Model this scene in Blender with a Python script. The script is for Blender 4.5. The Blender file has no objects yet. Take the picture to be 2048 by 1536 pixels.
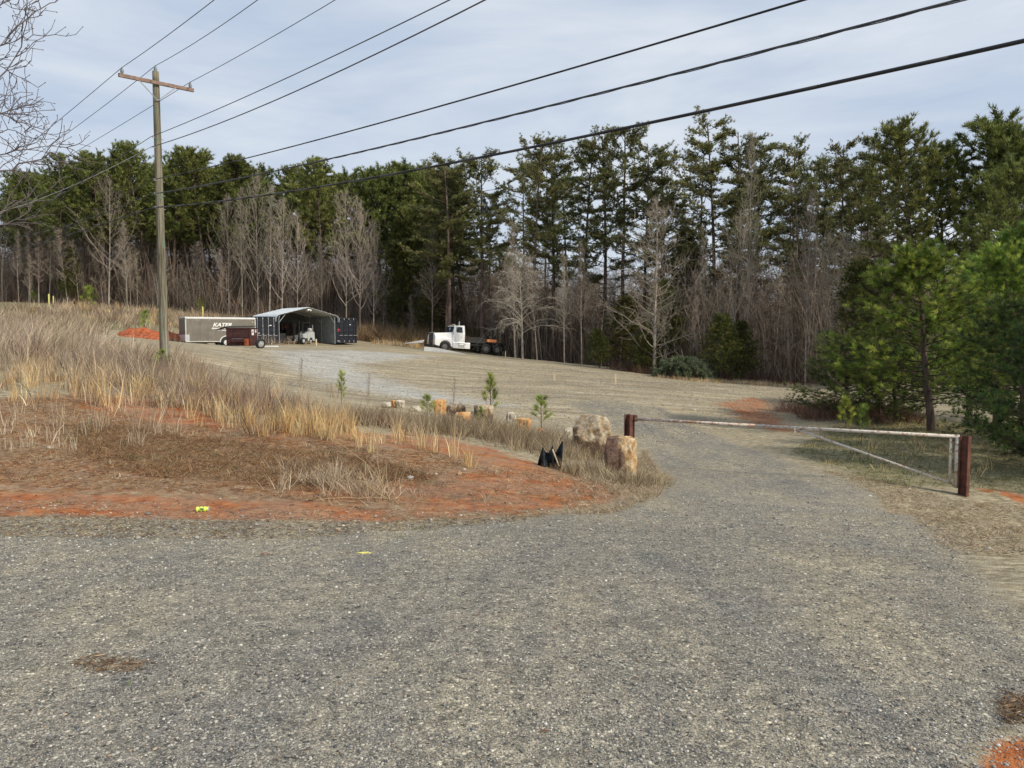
import bpy, math, random
import numpy as np
from mathutils import Vector, Matrix, noise as mnoise

R = math.radians
C = bpy.context.scene.collection
# ------------------------------------------------------------------ camera, world, sun
PITCH = R(3.87); F = 1480.0; EYE = 1.6
scn = bpy.context.scene
cd = bpy.data.cameras.new('camera'); cd.sensor_width = 36; cd.lens = F/2048*36
cd.clip_start = .05; cd.clip_end = 3000
cam = bpy.data.objects.new('camera', cd); C.objects.link(cam)
cam.location = (0, 0, EYE); cam.rotation_euler = (R(90)-PITCH, 0, 0)
scn.camera = cam
SUN_AZ = R(60)      # measured from straight behind the camera towards the right
SUN_EL = R(38)
sdir = Vector((math.sin(SUN_AZ)*math.cos(SUN_EL), -math.cos(SUN_AZ)*math.cos(SUN_EL), math.sin(SUN_EL)))
sl = bpy.data.lights.new('sun', 'SUN'); sl.energy = 4.1; sl.angle = R(4); sl.color = (1, .91, .76)
so = bpy.data.objects.new('sun', sl); C.objects.link(so)
so.rotation_euler = sdir.to_track_quat('Z', 'Y').to_euler()
w = bpy.data.worlds.new("World"); scn.world = w; w.use_nodes = True
nt = w.node_tree; N = nt.nodes; L = nt.links; bg = N['Background']
sky = N.new('ShaderNodeTexSky'); sky.sky_type = 'NISHITA'; sky.sun_disc = False
sky.sun_elevation = SUN_EL; sky.sun_rotation = math.pi-SUN_AZ; sky.altitude = 250; sky.dust_density = 1.5
tc = N.new('ShaderNodeTexCoord'); mp = N.new('ShaderNodeMapping'); mp.inputs['Scale'].default_value = (1.1, .8, 4.6)
mp.inputs['Rotation'].default_value = (.25, -.3, .2)
L.new(tc.outputs['Generated'], mp.inputs['Vector'])
nz = N.new('ShaderNodeTexNoise'); nz.inputs['Scale'].default_value = 1.9; nz.inputs['Detail'].default_value = 9; nz.inputs['Roughness'].default_value = .56
nz.inputs['Distortion'].default_value = .35
L.new(mp.outputs[0], nz.inputs['Vector'])
cr = N.new('ShaderNodeValToRGB'); cr.color_ramp.elements[0].position = .36; cr.color_ramp.elements[1].position = .66
cr.color_ramp.elements[0].color = (5.3, 6.3, 7.9, 1); cr.color_ramp.elements[1].color = (8.3, 8.8, 9.4, 1)
L.new(nz.outputs['Fac'], cr.inputs[0])
mx = N.new('ShaderNodeMixRGB'); mx.inputs[0].default_value = .88
L.new(sky.outputs[0], mx.inputs[1]); L.new(cr.outputs[0], mx.inputs[2]); L.new(mx.outputs[0], bg.inputs[0])
bg.inputs[1].default_value = .1
scn.view_settings.view_transform = 'Standard'; scn.view_settings.look = 'None'
scn.view_settings.exposure = 0; scn.view_settings.gamma = 1

# ------------------------------------------------------------------ pixels <-> places
cp, sp = math.cos(PITCH), math.sin(PITCH)
def ray(px, py):
    u = px-1024; v = 768-py
    y = F*cp+v*sp; z = v*cp-F*sp
    return u/y, z/y           # per metre of forward distance
def G(px, py, Y):
    a, b = ray(px, py); return (a*Y, Y, EYE+b*Y)
def topz(px, py, Y): return EYE+ray(px, py)[1]*Y

ctrl = [G(*t) for t in [
 (1930, 983, 13.0), (1258, 930, 16), (1500, 930, 16), (1450, 870, 22), (1350, 800, 33), (1500, 765, 60), (1600, 772, 56), (1150, 730, 66),
 (900, 703, 76), (1000, 712, 84), (372, 690, 57), (520, 692, 63), (443, 693, 59), (530, 690, 69.6), (700, 690, 77), (500, 760, 30), (640, 780, 27),
 (800, 800, 25), (870, 824, 22), (1040, 862, 19), (1185, 915, 15.5), (1245, 955, 13.6),
 (0, 1030, 7.6), (-500, 1030, 7.6), (400, 1040, 7.9), (760, 1045, 8.0), (1130, 1025, 8.8), (1700, 1000, 11.5),
 (0, 900, 11.5), (0, 790, 16), (0, 690, 22), (-400, 900, 11.5), (-400, 790, 16), (-400, 690, 22),
 (200, 790, 17), (200, 900, 11.8), (400, 850, 14.3), (400, 800, 18), (600, 860, 14), (600, 920, 11.3), (750, 870, 14.3), (700, 960, 10.1), (900, 970, 10.2), (950, 890, 15), (1090, 940, 12.5),
 (325, 725, 27), (180, 690, 32), (60, 660, 34), (0, 650, 40), (200, 650, 60), (240, 684, 60), (120, 655, 60), (0, 620, 75), (-300, 600, 90), (0, 592, 110), (100, 610, 88), (200, 618, 88), (350, 622, 92), (470, 628, 98),
 (330, 690, 57), (620, 640, 100), (720, 655, 96), (800, 680, 92), (900, 690, 92),
 (1858, 862, 24), (1678, 824, 30), (2040, 925, 17), (1950, 850, 34), (1750, 820, 36), (1700, 795, 44), (1550, 850, 27), (1560, 822, 33), (2048, 1040, 12), (2150, 1180, 9), (1470, 815, 32), (2300, 850, 34), (2100, 765, 60), (1800, 770, 57)]]
ctrl += [(x, y, 0) for x in (-14, -5, 0, 5, 12) for y in (-12, -4, 2.2)]
ctrl += [(0, 4.8, -.1), (-5, 4.8, -.06), (-10, 4.8, -.02), (5, 4.8, -.14), (8.5, 5, -.3), (-10, 3, 0), (3, 8.5, -.5), (6, 8.5, -.6)]
ctrl += [(10, 110, -2), (40, 110, -3), (-20, 120, 3), (-60, 120, 7), (-110, 100, 9), (0, 150, 0), (60, 60, -3), (60, 20, -3), (40, 0, -2), (-60, 40, 5), (-50, 10, 2), (-90, 60, 7), (90, 90, -2), (90, 30, -3)]
ctrl = np.array(ctrl)
def _U(d2): return np.where(d2 > 1e-9, d2*np.log(d2+1e-12)*.5, 0)
_P = ctrl[:, :2]/20.0
_n = len(_P)
_K = _U(((_P[:, None]-_P[None])**2).sum(-1))+np.eye(_n)*.004
_A = np.zeros((_n+3, _n+3)); _A[:_n, :_n] = _K; _A[:_n, _n] = 1; _A[:_n, _n+1:] = _P; _A[_n, :_n] = 1; _A[_n+1:, :_n] = _P.T
_w = np.linalg.solve(_A, np.concatenate([ctrl[:, 2], np.zeros(3)]))
def H(x, y):
    x = np.atleast_1d(np.asarray(x, float)); y = np.atleast_1d(np.asarray(y, float)); out = np.empty(x.shape)
    xf, yf = x.ravel(), y.ravel(); o = np.empty(xf.shape)
    for i in range(0, len(xf), 20000):
        q = np.stack([xf[i:i+20000], yf[i:i+20000]], 1)/20.0
        d2 = ((q[:, None]-_P[None])**2).sum(-1)
        o[i:i+20000] = _U(d2)@_w[:_n]+_w[_n]+q@_w[_n+1:]
    r = np.hypot(xf, yf-40); t = np.clip((r-95)/80, 0, 1); t = t*t*(3-2*t)
    o = np.clip(o, -6, 12)*(1-t)+t*3.0
    o += .025*np.sin(xf*1.9+np.sin(yf*1.3))*np.sin(yf*1.7+1+np.sin(xf*.9))*np.clip((yf-6)/4, 0, 1)
    return o.reshape(out.shape)
def h(x, y): return float(H(x, y)[0])
def gp(px, py, y0=2.0, y1=150):            # where the sight line through a pixel meets the ground
    a, b = ray(px, py); Y = np.linspace(y0, y1, 3000)
    d = EYE+b*Y-H(a*Y, Y); k = np.where(d < 0)[0]
    i = k[0] if len(k) else 2999
    return a*Y[i], Y[i]

# ------------------------------------------------------------------ object helpers
def tag(o, label=None, cat=None, group=None, kind=None):
    if label: o['label'] = label
    if cat: o['category'] = cat
    if group: o['group'] = group
    if kind: o['kind'] = kind
    return o
def empty(name, loc, rz=0, rx=0, ry=0):
    o = bpy.data.objects.new(name, None); C.objects.link(o); o.location = loc; o.rotation_euler = (rx, ry, rz)
    o.empty_display_size = .2; return o
def link(name, me, parent=None, loc=None):
    o = bpy.data.objects.new(name, me); C.objects.link(o)
    if parent: o.parent = parent
    if loc is not None: o.location = loc
    return o
class MB:
    def __init__(s, M=None): s.v = []; s.f = []; s.M = M or Matrix()
    def add(s, vs, fs):
        b = len(s.v); s.v += [tuple(s.M@Vector(v)) for v in vs]; s.f += [tuple(b+i for i in f) for f in fs]; return s
    def box(s, x0, x1, y0, y1, z0, z1):
        vs = [(x0,y0,z0),(x1,y0,z0),(x1,y1,z0),(x0,y1,z0),(x0,y0,z1),(x1,y0,z1),(x1,y1,z1),(x0,y1,z1)]
        return s.add(vs, [(0,3,2,1),(4,5,6,7),(0,1,5,4),(1,2,6,5),(2,3,7,6),(3,0,4,7)])
    def cyl(s, p0, p1, r0, r1=None, n=12, cap=True):
        p0 = Vector(p0); p1 = Vector(p1); r1 = r0 if r1 is None else r1
        d = (p1-p0).normalized(); a = d.orthogonal().normalized(); b = d.cross(a)
        vs = [p0+(a*math.cos(t)+b*math.sin(t))*r0 for t in [2*math.pi*i/n for i in range(n)]]+[p1+(a*math.cos(t)+b*math.sin(t))*r1 for t in [2*math.pi*i/n for i in range(n)]]
        fs = [(i, (i+1)%n, n+(i+1)%n, n+i) for i in range(n)]
        if cap: fs += [tuple(range(n-1, -1, -1)), tuple(range(n, 2*n))]
        return s.add(vs, fs)
    def tube(s, pts, r, n=8):
        for i in range(len(pts)-1):
            s.cyl(pts[i], pts[i+1], r if not callable(r) else r(i), None, n)
        return s
    def ext(s, prof, y0, y1):      # profile in (x,z), pushed along y
        n = len(prof); vs = [(x, y0, z) for x, z in prof]+[(x, y1, z) for x, z in prof]
        return s.add(vs, [tuple(range(n)), tuple(range(2*n-1, n-1, -1))]+[(i, n+i, n+(i+1)%n, (i+1)%n) for i in range(n)])
    def extx(s, prof, x0, x1):     # profile in (y,z), pushed along x
        n = len(prof); vs = [(x0, y, z) for y, z in prof]+[(x1, y, z) for y, z in prof]
        return s.add(vs, [tuple(range(n-1, -1, -1)), tuple(range(n, 2*n))]+[((i+1)%n, n+(i+1)%n, n+i, i) for i in range(n)])
    def build(s, name, m, parent=None, smooth=False, bevel=0):
        me = bpy.data.meshes.new(name); me.from_pydata(s.v, [], s.f); me.materials.append(m)
        import bmesh
        bm = bmesh.new(); bm.from_mesh(me); bmesh.ops.recalc_face_normals(bm, faces=bm.faces); bm.to_mesh(me); bm.free()
        if smooth:
            for p in me.polygons: p.use_smooth = True
        o = link(name, me, parent)
        if bevel:
            b = o.modifiers.new('bevel', 'BEVEL'); b.width = bevel; b.segments = 2; b.limit_method = 'ANGLE'
        return o
def npmesh(name, V, Fc, m, col=None, smooth=False):
    me = bpy.data.meshes.new(name); V = np.ascontiguousarray(V, dtype=np.float32); Fc = np.ascontiguousarray(Fc, dtype=np.int32)
    k = Fc.shape[1]
    me.vertices.add(len(V)); me.vertices.foreach_set('co', V.ravel())
    me.loops.add(Fc.size); me.loops.foreach_set('vertex_index', Fc.ravel())
    me.polygons.add(len(Fc)); me.polygons.foreach_set('loop_start', np.arange(0, Fc.size, k, dtype=np.int32))
    me.polygons.foreach_set('loop_total', np.full(len(Fc), k, dtype=np.int32))
    if smooth: me.polygons.foreach_set('use_smooth', np.ones(len(Fc), dtype=bool))
    me.update(calc_edges=True)
    if col is not None:
        a = me.color_attributes.new('col', 'FLOAT_COLOR', 'POINT')
        a.data.foreach_set('color', np.concatenate([col, np.ones((len(col), 1))], 1).astype(np.float32).ravel())
    me.materials.append(m); return me

# ------------------------------------------------------------------ materials
def newmat(name):
    m = bpy.data.materials.new(name); m.use_nodes = True; return m, m.node_tree.nodes, m.node_tree.links, m.node_tree.nodes['Principled BSDF']
def noisy(name, c1, c2, scale=3, rough=.7, metal=0, detail=5, p=(.35, .65), bump=0, stretch=None, c3=None, s3=1.0, t3=.62, spec=.3, rnd=0):
    m, N, L, b = newmat(name)
    tc = N.new('ShaderNodeTexCoord'); src = tc.outputs['Object']
    if stretch:
        mp = N.new('ShaderNodeMapping'); mp.inputs['Scale'].default_value = stretch; L.new(src, mp.inputs[0]); src = mp.outputs[0]
    n = N.new('ShaderNodeTexNoise'); n.inputs['Scale'].default_value = scale; n.inputs['Detail'].default_value = detail; L.new(src, n.inputs['Vector'])
    r = N.new('ShaderNodeValToRGB'); r.color_ramp.elements[0].position, r.color_ramp.elements[1].position = p
    r.color_ramp.elements[0].color = (*c1, 1); r.color_ramp.elements[1].color = (*c2, 1); L.new(n.outputs['Fac'], r.inputs[0]); out = r.outputs[0]
    if c3:
        n3 = N.new('ShaderNodeTexNoise'); n3.inputs['Scale'].default_value = s3; n3.inputs['Detail'].default_value = 6; n3.inputs['Roughness'].default_value = .65; L.new(tc.outputs['Object'], n3.inputs['Vector'])
        r3 = N.new('ShaderNodeValToRGB'); r3.color_ramp.elements[0].position = t3; r3.color_ramp.elements[1].position = t3+.06; L.new(n3.outputs['Fac'], r3.inputs[0])
        mx = N.new('ShaderNodeMixRGB'); L.new(r3.outputs[0], mx.inputs[0]); L.new(out, mx.inputs[1]); mx.inputs[2].default_value = (*c3, 1); out = mx.outputs[0]
    if rnd:
        oi = N.new('ShaderNodeObjectInfo'); hs = N.new('ShaderNodeHueSaturation'); mr = N.new('ShaderNodeMapRange')
        mr.inputs['To Min'].default_value = 1-rnd; mr.inputs['To Max'].default_value = 1+rnd
        L.new(oi.outputs['Random'], mr.inputs['Value']); L.new(mr.outputs[0], hs.inputs['Value']); L.new(out, hs.inputs['Color'])
        mr2 = N.new('ShaderNodeMapRange'); mr2.inputs['To Min'].default_value = .485; mr2.inputs['To Max'].default_value = .515
        mm = N.new('ShaderNodeMath'); mm.operation = 'FRACT'; m7 = N.new('ShaderNodeMath'); m7.operation = 'MULTIPLY'; m7.inputs[1].default_value = 7.3
        L.new(oi.outputs['Random'], m7.inputs[0]); L.new(m7.outputs[0], mm.inputs[0]); L.new(mm.outputs[0], mr2.inputs['Value']); L.new(mr2.outputs[0], hs.inputs['Hue']); out = hs.outputs[0]
    L.new(out, b.inputs['Base Color']); b.inputs['Roughness'].default_value = rough; b.inputs['Metallic'].default_value = metal; b.inputs['Specular IOR Level'].default_value = spec
    if bump:
        bp = N.new('ShaderNodeBump'); bp.inputs['Strength'].default_value = bump; bp.inputs['Distance'].default_value = .02; L.new(n.outputs['Fac'], bp.inputs['Height']); L.new(bp.outputs[0], b.inputs['Normal'])
    return m
def vcol(name, rough=.9, transl=0, spec=.1, rnd=0):
    m, N, L, b = newmat(name)
    a = N.new('ShaderNodeVertexColor'); a.layer_name = 'col'; out = a.outputs[0]
    if rnd:
        oi = N.new('ShaderNodeObjectInfo'); hs = N.new('ShaderNodeHueSaturation'); mr = N.new('ShaderNodeMapRange')
        mr.inputs['To Min'].default_value = 1-rnd; mr.inputs['To Max'].default_value = 1+rnd
        L.new(oi.outputs['Random'], mr.inputs['Value']); L.new(mr.outputs[0], hs.inputs['Value']); L.new(out, hs.inputs['Color']); out = hs.outputs[0]
        mr2 = N.new('ShaderNodeMapRange'); mr2.inputs['To Min'].default_value = .48; mr2.inputs['To Max'].default_value = .515
        m7 = N.new('ShaderNodeMath'); m7.operation = 'MULTIPLY'; m7.inputs[1].default_value = 7.3; mm = N.new('ShaderNodeMath'); mm.operation = 'FRACT'
        L.new(oi.outputs['Random'], m7.inputs[0]); L.new(m7.outputs[0], mm.inputs[0]); L.new(mm.outputs[0], mr2.inputs['Value']); L.new(mr2.outputs[0], hs.inputs['Hue'])
    L.new(out, b.inputs['Base Color'])
    b.inputs['Roughness'].default_value = rough; b.inputs['Specular IOR Level'].default_value = spec
    if transl:
        t = N.new('ShaderNodeBsdfTranslucent'); L.new(out, t.inputs[0]); mxs = N.new('ShaderNodeMixShader'); mxs.inputs[0].default_value = transl
        L.new(b.outputs[0], mxs.inputs[1]); L.new(t.outputs[0], mxs.inputs[2]); L.new(mxs.outputs[0], N['Material Output'].inputs[0])
    return m
def plain(name, c, rough=.5, metal=0, spec=.5):
    return noisy(name, tuple(x*.86 for x in c), tuple(min(1, x*1.08) for x in c), 6, rough, metal, spec=spec)
M = {}
M['needles'] = vcol('pine_needles', .6, .25, .3, .22)
M['twigs'] = vcol('bare_twigs', .9, 0, .1, .22)
M['dry'] = vcol('dry_grass_blades', .8, .3, .15)
M['stone'] = vcol('loose_stones', .85, 0, .25)
M['pine_bark'] = noisy('pine_bark', (.07, .05, .04), (.17, .125, .1), 6, .95, bump=.5, stretch=(1, 1, .25), rnd=.2)
M['bark'] = noisy('grey_bark', (.17, .145, .12), (.34, .3, .255), 5, .95, bump=.3, stretch=(1, 1, .4), rnd=.3)
M['pole'] = noisy('weathered_pole_wood', (.07, .065, .043), (.25, .225, .165), 14, .9, bump=.6, stretch=(1, 1, .07), c3=(.13, .17, .12), s3=2.0, t3=.56)
M['arm'] = noisy('reddish_crossarm_wood', (.16, .105, .08), (.31, .22, .18), 8, .9, stretch=(1, 1, 4))
M['galv'] = plain('galvanised_steel', (.5, .52, .54), .4, .6)
M['cer'] = plain('grey_porcelain', (.33, .38, .42), .25)
M['wire'] = plain('dark_wire', (.06, .065, .075), .6)
M['cable'] = plain('black_cable_sheath', (.012, .013, .016), .55)
M['rust'] = noisy('brown_rust_paint', (.075, .03, .022), (.15, .065, .045), 9, .75, c3=(.22, .11, .07), s3=5, t3=.6)
M['gatewhite'] = noisy('rusty_white_gate_paint', (.5, .46, .4), (.62, .59, .54), 8, .6, c3=(.34, .22, .15), s3=16, t3=.52)
M['gaterust'] = noisy('rusted_pipe', (.46, .4, .34), (.6, .55, .49), 8, .6, c3=(.36, .22, .15), s3=14, t3=.47)
M['taupe'] = noisy('taupe_trailer_panel', (.15, .135, .112), (.195, .175, .148), 1.6, .42, c3=(.235, .215, .185), s3=1.2, t3=.58)
M['darkpanel'] = plain('dark_brown_panel', (.09, .075, .065), .45)
M['white'] = noisy('white_paint', (.74, .74, .72), (.82, .82, .8), 3, .35, c3=(.6, .58, .53), s3=2, t3=.64)
M['alu'] = plain('bare_aluminium', (.62, .63, .64), .35, .5)
M['black'] = plain('black_steel', (.018, .018, .02), .5)
M['rubber'] = plain('tyre_rubber', (.022, .022, .023), .85)
M['dumpster'] = noisy('rusty_maroon_steel', (.045, .018, .018), (.075, .03, .028), 3, .6, c3=(.16, .05, .022), s3=3, t3=.6)
M['orangerust'] = noisy('orange_rust', (.2, .045, .018), (.32, .09, .035), 6, .8)
M['sticker'] = plain('white_sticker', (.7, .72, .7), .5)
M['red'] = plain('red_print', (.5, .05, .05), .5)
M['navy'] = noisy('navy_container_paint', (.009, .011, .017), (.019, .022, .032), 4, .5, c3=(.05, .03, .028), s3=3, t3=.66)
M['roof'] = noisy('galvalume_roof', (.74, .78, .8), (.84, .87, .88), 2, .4, .0)
M['siding'] = noisy('shade_darkened_siding', (.1, .1, .088), (.15, .15, .13), 2, .5)  # pale siding darkened: part of the carport's interior shade is in this colour
M['sidewall'] = noisy('grey_metal_siding', (.2, .215, .22), (.27, .285, .285), 2, .45)  # grey lowered too, putting some of the shade under the roof into it
M['forklift'] = noisy('faded_grey_white_paint', (.33, .345, .35), (.44, .46, .46), 4, .5, c3=(.25, .22, .2), s3=4, t3=.62)
M['wood'] = noisy('raw_pallet_wood', (.3, .22, .14), (.5, .4, .28), 8, .85, stretch=(1, 6, 6))
M['stake'] = noisy('pale_stake_wood', (.5, .4, .26), (.66, .55, .38), 10, .85)
M['truckwhite'] = noisy('white_truck_paint', (.72, .73, .74), (.8, .81, .82), 2, .25, c3=(.6, .58, .54), s3=2.5, t3=.66)
M['glass'] = plain('dark_glass', (.03, .045, .055), .08, 0, .8)
M['chrome'] = plain('chrome', (.6, .6, .62), .2, .9)
M['orange'] = plain('orange_box_paint', (.75, .25, .09), .5)
M['amber'] = plain('amber_lens', (.65, .5, .2), .3)
M['yellow'] = plain('yellow_marker_plastic', (.75, .7, .2), .5)
M['limegreen'] = plain('lime_yellow_wrapper', (.68, .78, .12), .5)
M['paper'] = plain('white_litter', (.75, .77, .8), .7)
M['fabric'] = noisy('black_silt_fabric', (.01, .014, .018), (.03, .04, .048), 12, .7)
M['shingle'] = plain('grey_shingles', (.16, .16, .16), .9)
M['house'] = plain('tan_house_wall', (.42, .33, .22), .9)
M['blade'] = plain('weathered_blade', (.42, .41, .38), .6)
def rockmat(name, a, b_, dark, td, gx=0, gz=0, gc=0):
    m, N, L, b = newmat(name)
    tc = N.new('ShaderNodeTexCoord')
    def nse(s, d=8, ro=.6, dist=0):
        n = N.new('ShaderNodeTexNoise'); n.inputs['Scale'].default_value = s; n.inputs['Detail'].default_value = d; n.inputs['Roughness'].default_value = ro; n.inputs['Distortion'].default_value = dist
        L.new(tc.outputs['Object'], n.inputs['Vector']); return n.outputs['Fac']
    def ramp(fac, st):
        r = N.new('ShaderNodeValToRGB'); e = r.color_ramp.elements
        e[0].position, e[0].color = st[0][0], (*st[0][1], 1); e[1].position, e[1].color = st[-1][0], (*st[-1][1], 1)
        for p_, c_ in st[1:-1]: k = e.new(p_); k.color = (*c_, 1)
        L.new(fac, r.inputs[0]); return r.outputs[0]
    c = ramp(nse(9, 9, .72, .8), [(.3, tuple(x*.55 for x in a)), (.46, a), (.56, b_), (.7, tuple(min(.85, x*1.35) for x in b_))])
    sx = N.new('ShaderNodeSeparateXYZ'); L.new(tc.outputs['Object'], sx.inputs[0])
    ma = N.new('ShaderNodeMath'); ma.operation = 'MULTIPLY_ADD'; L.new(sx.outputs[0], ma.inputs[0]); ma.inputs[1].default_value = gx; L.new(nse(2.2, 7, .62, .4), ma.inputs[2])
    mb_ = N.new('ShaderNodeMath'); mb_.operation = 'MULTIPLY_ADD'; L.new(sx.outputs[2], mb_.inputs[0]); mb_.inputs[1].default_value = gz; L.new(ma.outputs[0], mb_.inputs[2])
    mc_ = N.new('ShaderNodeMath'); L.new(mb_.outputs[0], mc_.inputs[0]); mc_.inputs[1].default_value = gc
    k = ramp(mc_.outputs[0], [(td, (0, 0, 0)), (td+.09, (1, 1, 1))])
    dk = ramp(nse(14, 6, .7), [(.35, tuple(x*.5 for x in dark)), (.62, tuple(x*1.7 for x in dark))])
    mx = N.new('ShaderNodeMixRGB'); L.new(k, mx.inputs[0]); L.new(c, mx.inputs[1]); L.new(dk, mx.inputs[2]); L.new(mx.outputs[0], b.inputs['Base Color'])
    b.inputs['Roughness'].default_value = .9; b.inputs['Specular IOR Level'].default_value = .2
    bp = N.new('ShaderNodeBump'); bp.inputs['Strength'].default_value = .9; bp.inputs['Distance'].default_value = .04; L.new(nse(11, 9, .7), bp.inputs['Height']); L.new(bp.outputs[0], b.inputs['Normal'])
    return m
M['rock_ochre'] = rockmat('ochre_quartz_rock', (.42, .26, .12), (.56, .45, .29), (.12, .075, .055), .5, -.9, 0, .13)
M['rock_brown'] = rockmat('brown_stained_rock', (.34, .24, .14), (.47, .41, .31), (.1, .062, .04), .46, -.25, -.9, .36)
M['rock_orange'] = rockmat('orange_rock', (.52, .24, .08), (.58, .4, .2), (.2, .1, .05), .64)
M['rock_pale'] = rockmat('pale_rock', (.42, .36, .27), (.56, .52, .44), (.13, .1, .08), .58)
# ------------------------------------------------------------------ terrain sheet
def spaced(a, b, d0, g):      # positions from a to b, spacing grows away from zero
    out = [0.0]; d = d0
    while out[-1] < b: out.append(out[-1]+d); d = d0+g*out[-1]
    neg = [0.0]
    while neg[-1] > a: neg.append(neg[-1]-(d0+g*-neg[-1]))
    return np.array(neg[:0:-1]+out)
xs = spaced(-900, 900, .16, .022); ys = spaced(-60, 1500, .16, .02)
GX, GY = np.meshgrid(xs, ys); GZ = H(GX, GY)
def poly(px): return np.array([gp(a, b) for a, b in px])
def inside(P, x, y):
    c = np.zeros(x.shape, bool); j = len(P)-1
    for i in range(len(P)):
        xi, yi = P[i]; xj, yj = P[j]
        c ^= ((yi > y) != (yj > y)) & (x < (xj-xi)*(y-yi)/(yj-yi+1e-12)+xi); j = i
    return c
def sdist(P, x, y):           # >0 inside, metres
    d = np.full(x.shape, 1e9)
    for i in range(len(P)):
        a = P[i]; b = P[(i+1) % len(P)]; ab = b-a; t = np.clip(((x-a[0])*ab[0]+(y-a[1])*ab[1])/(ab@ab+1e-9), 0, 1)
        d = np.minimum(d, np.hypot(x-a[0]-t*ab[0], y-a[1]-t*ab[1]))
    return np.where(inside(P, x, y), d, -d)
def soft(P, x, y, w): return np.clip(.5+sdist(P, x, y)/(2*w), 0, 1)
near_road = np.array([gp(a, b) for a, b in [(0, 1036), (200, 1036), (400, 1041), (600, 1043), (780, 1046), (950, 1040), (1100, 1032), (1230, 1010), (1310, 985), (1335, 950), (1300, 905), (1262, 870), (1200, 840), (1130, 805), (1190, 800), (1330, 815), (1420, 868), (1560, 915), (1750, 990), (1880, 1070), (1960, 1150)]]
 + [gp(2048, 1230, 2, 20), (8.2, 3.4), (7, -3), (12, -14), (-40, -14), (-40, 7.7)])
stripe = poly([(700, 700), (860, 712), (780, 722), (700, 728), (760, 755), (880, 785), (1020, 812), (900, 806), (760, 790), (650, 762), (560, 725), (540, 700)])
yard = poly([(330, 690), (560, 690), (740, 694), (870, 702), (1000, 716), (1150, 735), (1330, 760), (1600, 778), (1480, 800), (1420, 860), (1262, 862), (1120, 868), (960, 838), (760, 818), (600, 780), (450, 745), (345, 720)])
red1 = np.array(list(poly([(0, 985), (200, 992), (420, 1004), (620, 1010), (770, 1028), (780, 1044), (600, 1042), (400, 1040), (200, 1034), (0, 1034)]))+[(-14, 7.7), (-14, 8.6)])
red2 = poly([(180, 800), (260, 785), (400, 815), (480, 850), (440, 865), (320, 850), (200, 830), (140, 815)])
red3 = poly([(870, 870), (1000, 895), (1100, 935), (1240, 985), (1250, 1010), (1100, 1030), (800, 1042), (760, 1010), (640, 1000), (560, 985), (700, 965), (860, 960), (940, 930), (860, 905), (700, 885), (540, 880), (420, 860), (560, 850), (700, 862)])
red4 = np.array([gp(1900, 960), gp(1960, 975), (9.6, 13), (12, 11.5), (13, 9.5), (10.5, 9.3), (9.2, 11)])
red5 = poly([(1420, 805), (1500, 792), (1540, 800), (1570, 840), (1650, 872), (1560, 866), (1480, 845)])
red6 = np.array([gp(*p_, .5, 20) for p_ in [(1950, 1492), (1990, 1472), (2060, 1462), (2300, 1440), (2300, 1700), (1960, 1640)]])
soil = np.array(list(poly([(0, 800), (200, 790), (420, 810), (560, 850), (760, 870), (900, 880), (1080, 930), (1320, 950), (1310, 985), (1100, 1032), (780, 1046), (400, 1041), (0, 1036)]))+[(-20, 7.7), (-20, 16)])
tree_edge_x = [-200, -60, -28, -15.5, -1.4, 8.6, 19.5, 24, 40, 200]; tree_edge_y = [92, 92, 94, 88, 85, 73.5, 61, 58, 58, 60]
def tedge(x): return np.interp(x, tree_edge_x, tree_edge_y)
x, y = GX, GY
m_gravel = soft(near_road, x, y, .45)
m_clay = np.max([soft(red1, x, y, .16)*1.2, soft(red2, x, y, .4)*.75, soft(red3, x, y, .5)*.62, soft(red4, x, y, .3), soft(red5, x, y, .6)*.7, soft(red6, x, y, .08)*.9], 0)
m_gravel = m_gravel*(1-soft(red6, x, y, .12))
m_yard = soft(yard, x, y, 1.5)
m_stripe = soft(stripe, x, y, 1.6)
m_soil = soft(soil, x, y, .6)
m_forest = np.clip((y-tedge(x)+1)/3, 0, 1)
olive = np.array([gp(1580, 905), gp(1760, 970), gp(1900, 975), (9.8, 13.4), (14, 11), (30, 14), (30, 30), (12, 27)])
m_olive = np.maximum(soft(olive, x, y, .8), np.clip((-x-30)/8, 0, 1)*np.clip((y-62)/8, 0, 1))
nx, ny = len(xs), len(ys)
V = np.stack([GX, GY, GZ], -1).reshape(-1, 3)
ii = (np.arange(ny-1)[:, None]*nx+np.arange(nx-1)[None]).ravel()
Fq = np.stack([ii, ii+1, ii+nx+1, ii+nx], 1)

gm, N, L, b = newmat('ground_cover')
geo = N.new('ShaderNodeNewGeometry'); pos = geo.outputs['Position']
def nd(t, **k):
    n = N.new(t)
    for a_, v_ in k.items(): n.inputs[a_].default_value = v_
    return n
def nse(s, d=5, ro=.55, stretch=None, dist=0):
    n = nd('ShaderNodeTexNoise', Scale=s, Detail=d, Roughness=ro, Distortion=dist)
    if stretch:
        mp = N.new('ShaderNodeMapping'); mp.inputs['Scale'].default_value = stretch[0]; mp.inputs['Rotation'].default_value = (0, 0, stretch[1]); L.new(pos, mp.inputs[0]); L.new(mp.outputs[0], n.inputs['Vector'])
    else: L.new(pos, n.inputs['Vector'])
    return n.outputs['Fac']
def ramp(fac, st, interp='LINEAR'):
    r = N.new('ShaderNodeValToRGB'); e = r.color_ramp.elements; r.color_ramp.interpolation = interp
    e[0].position = st[0][0]; e[0].color = (*st[0][1], 1); e[1].position = st[-1][0]; e[1].color = (*st[-1][1], 1)
    for p_, c_ in st[1:-1]: k = e.new(p_); k.color = (*c_, 1)
    L.new(fac, r.inputs[0]); return r.outputs[0]
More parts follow.
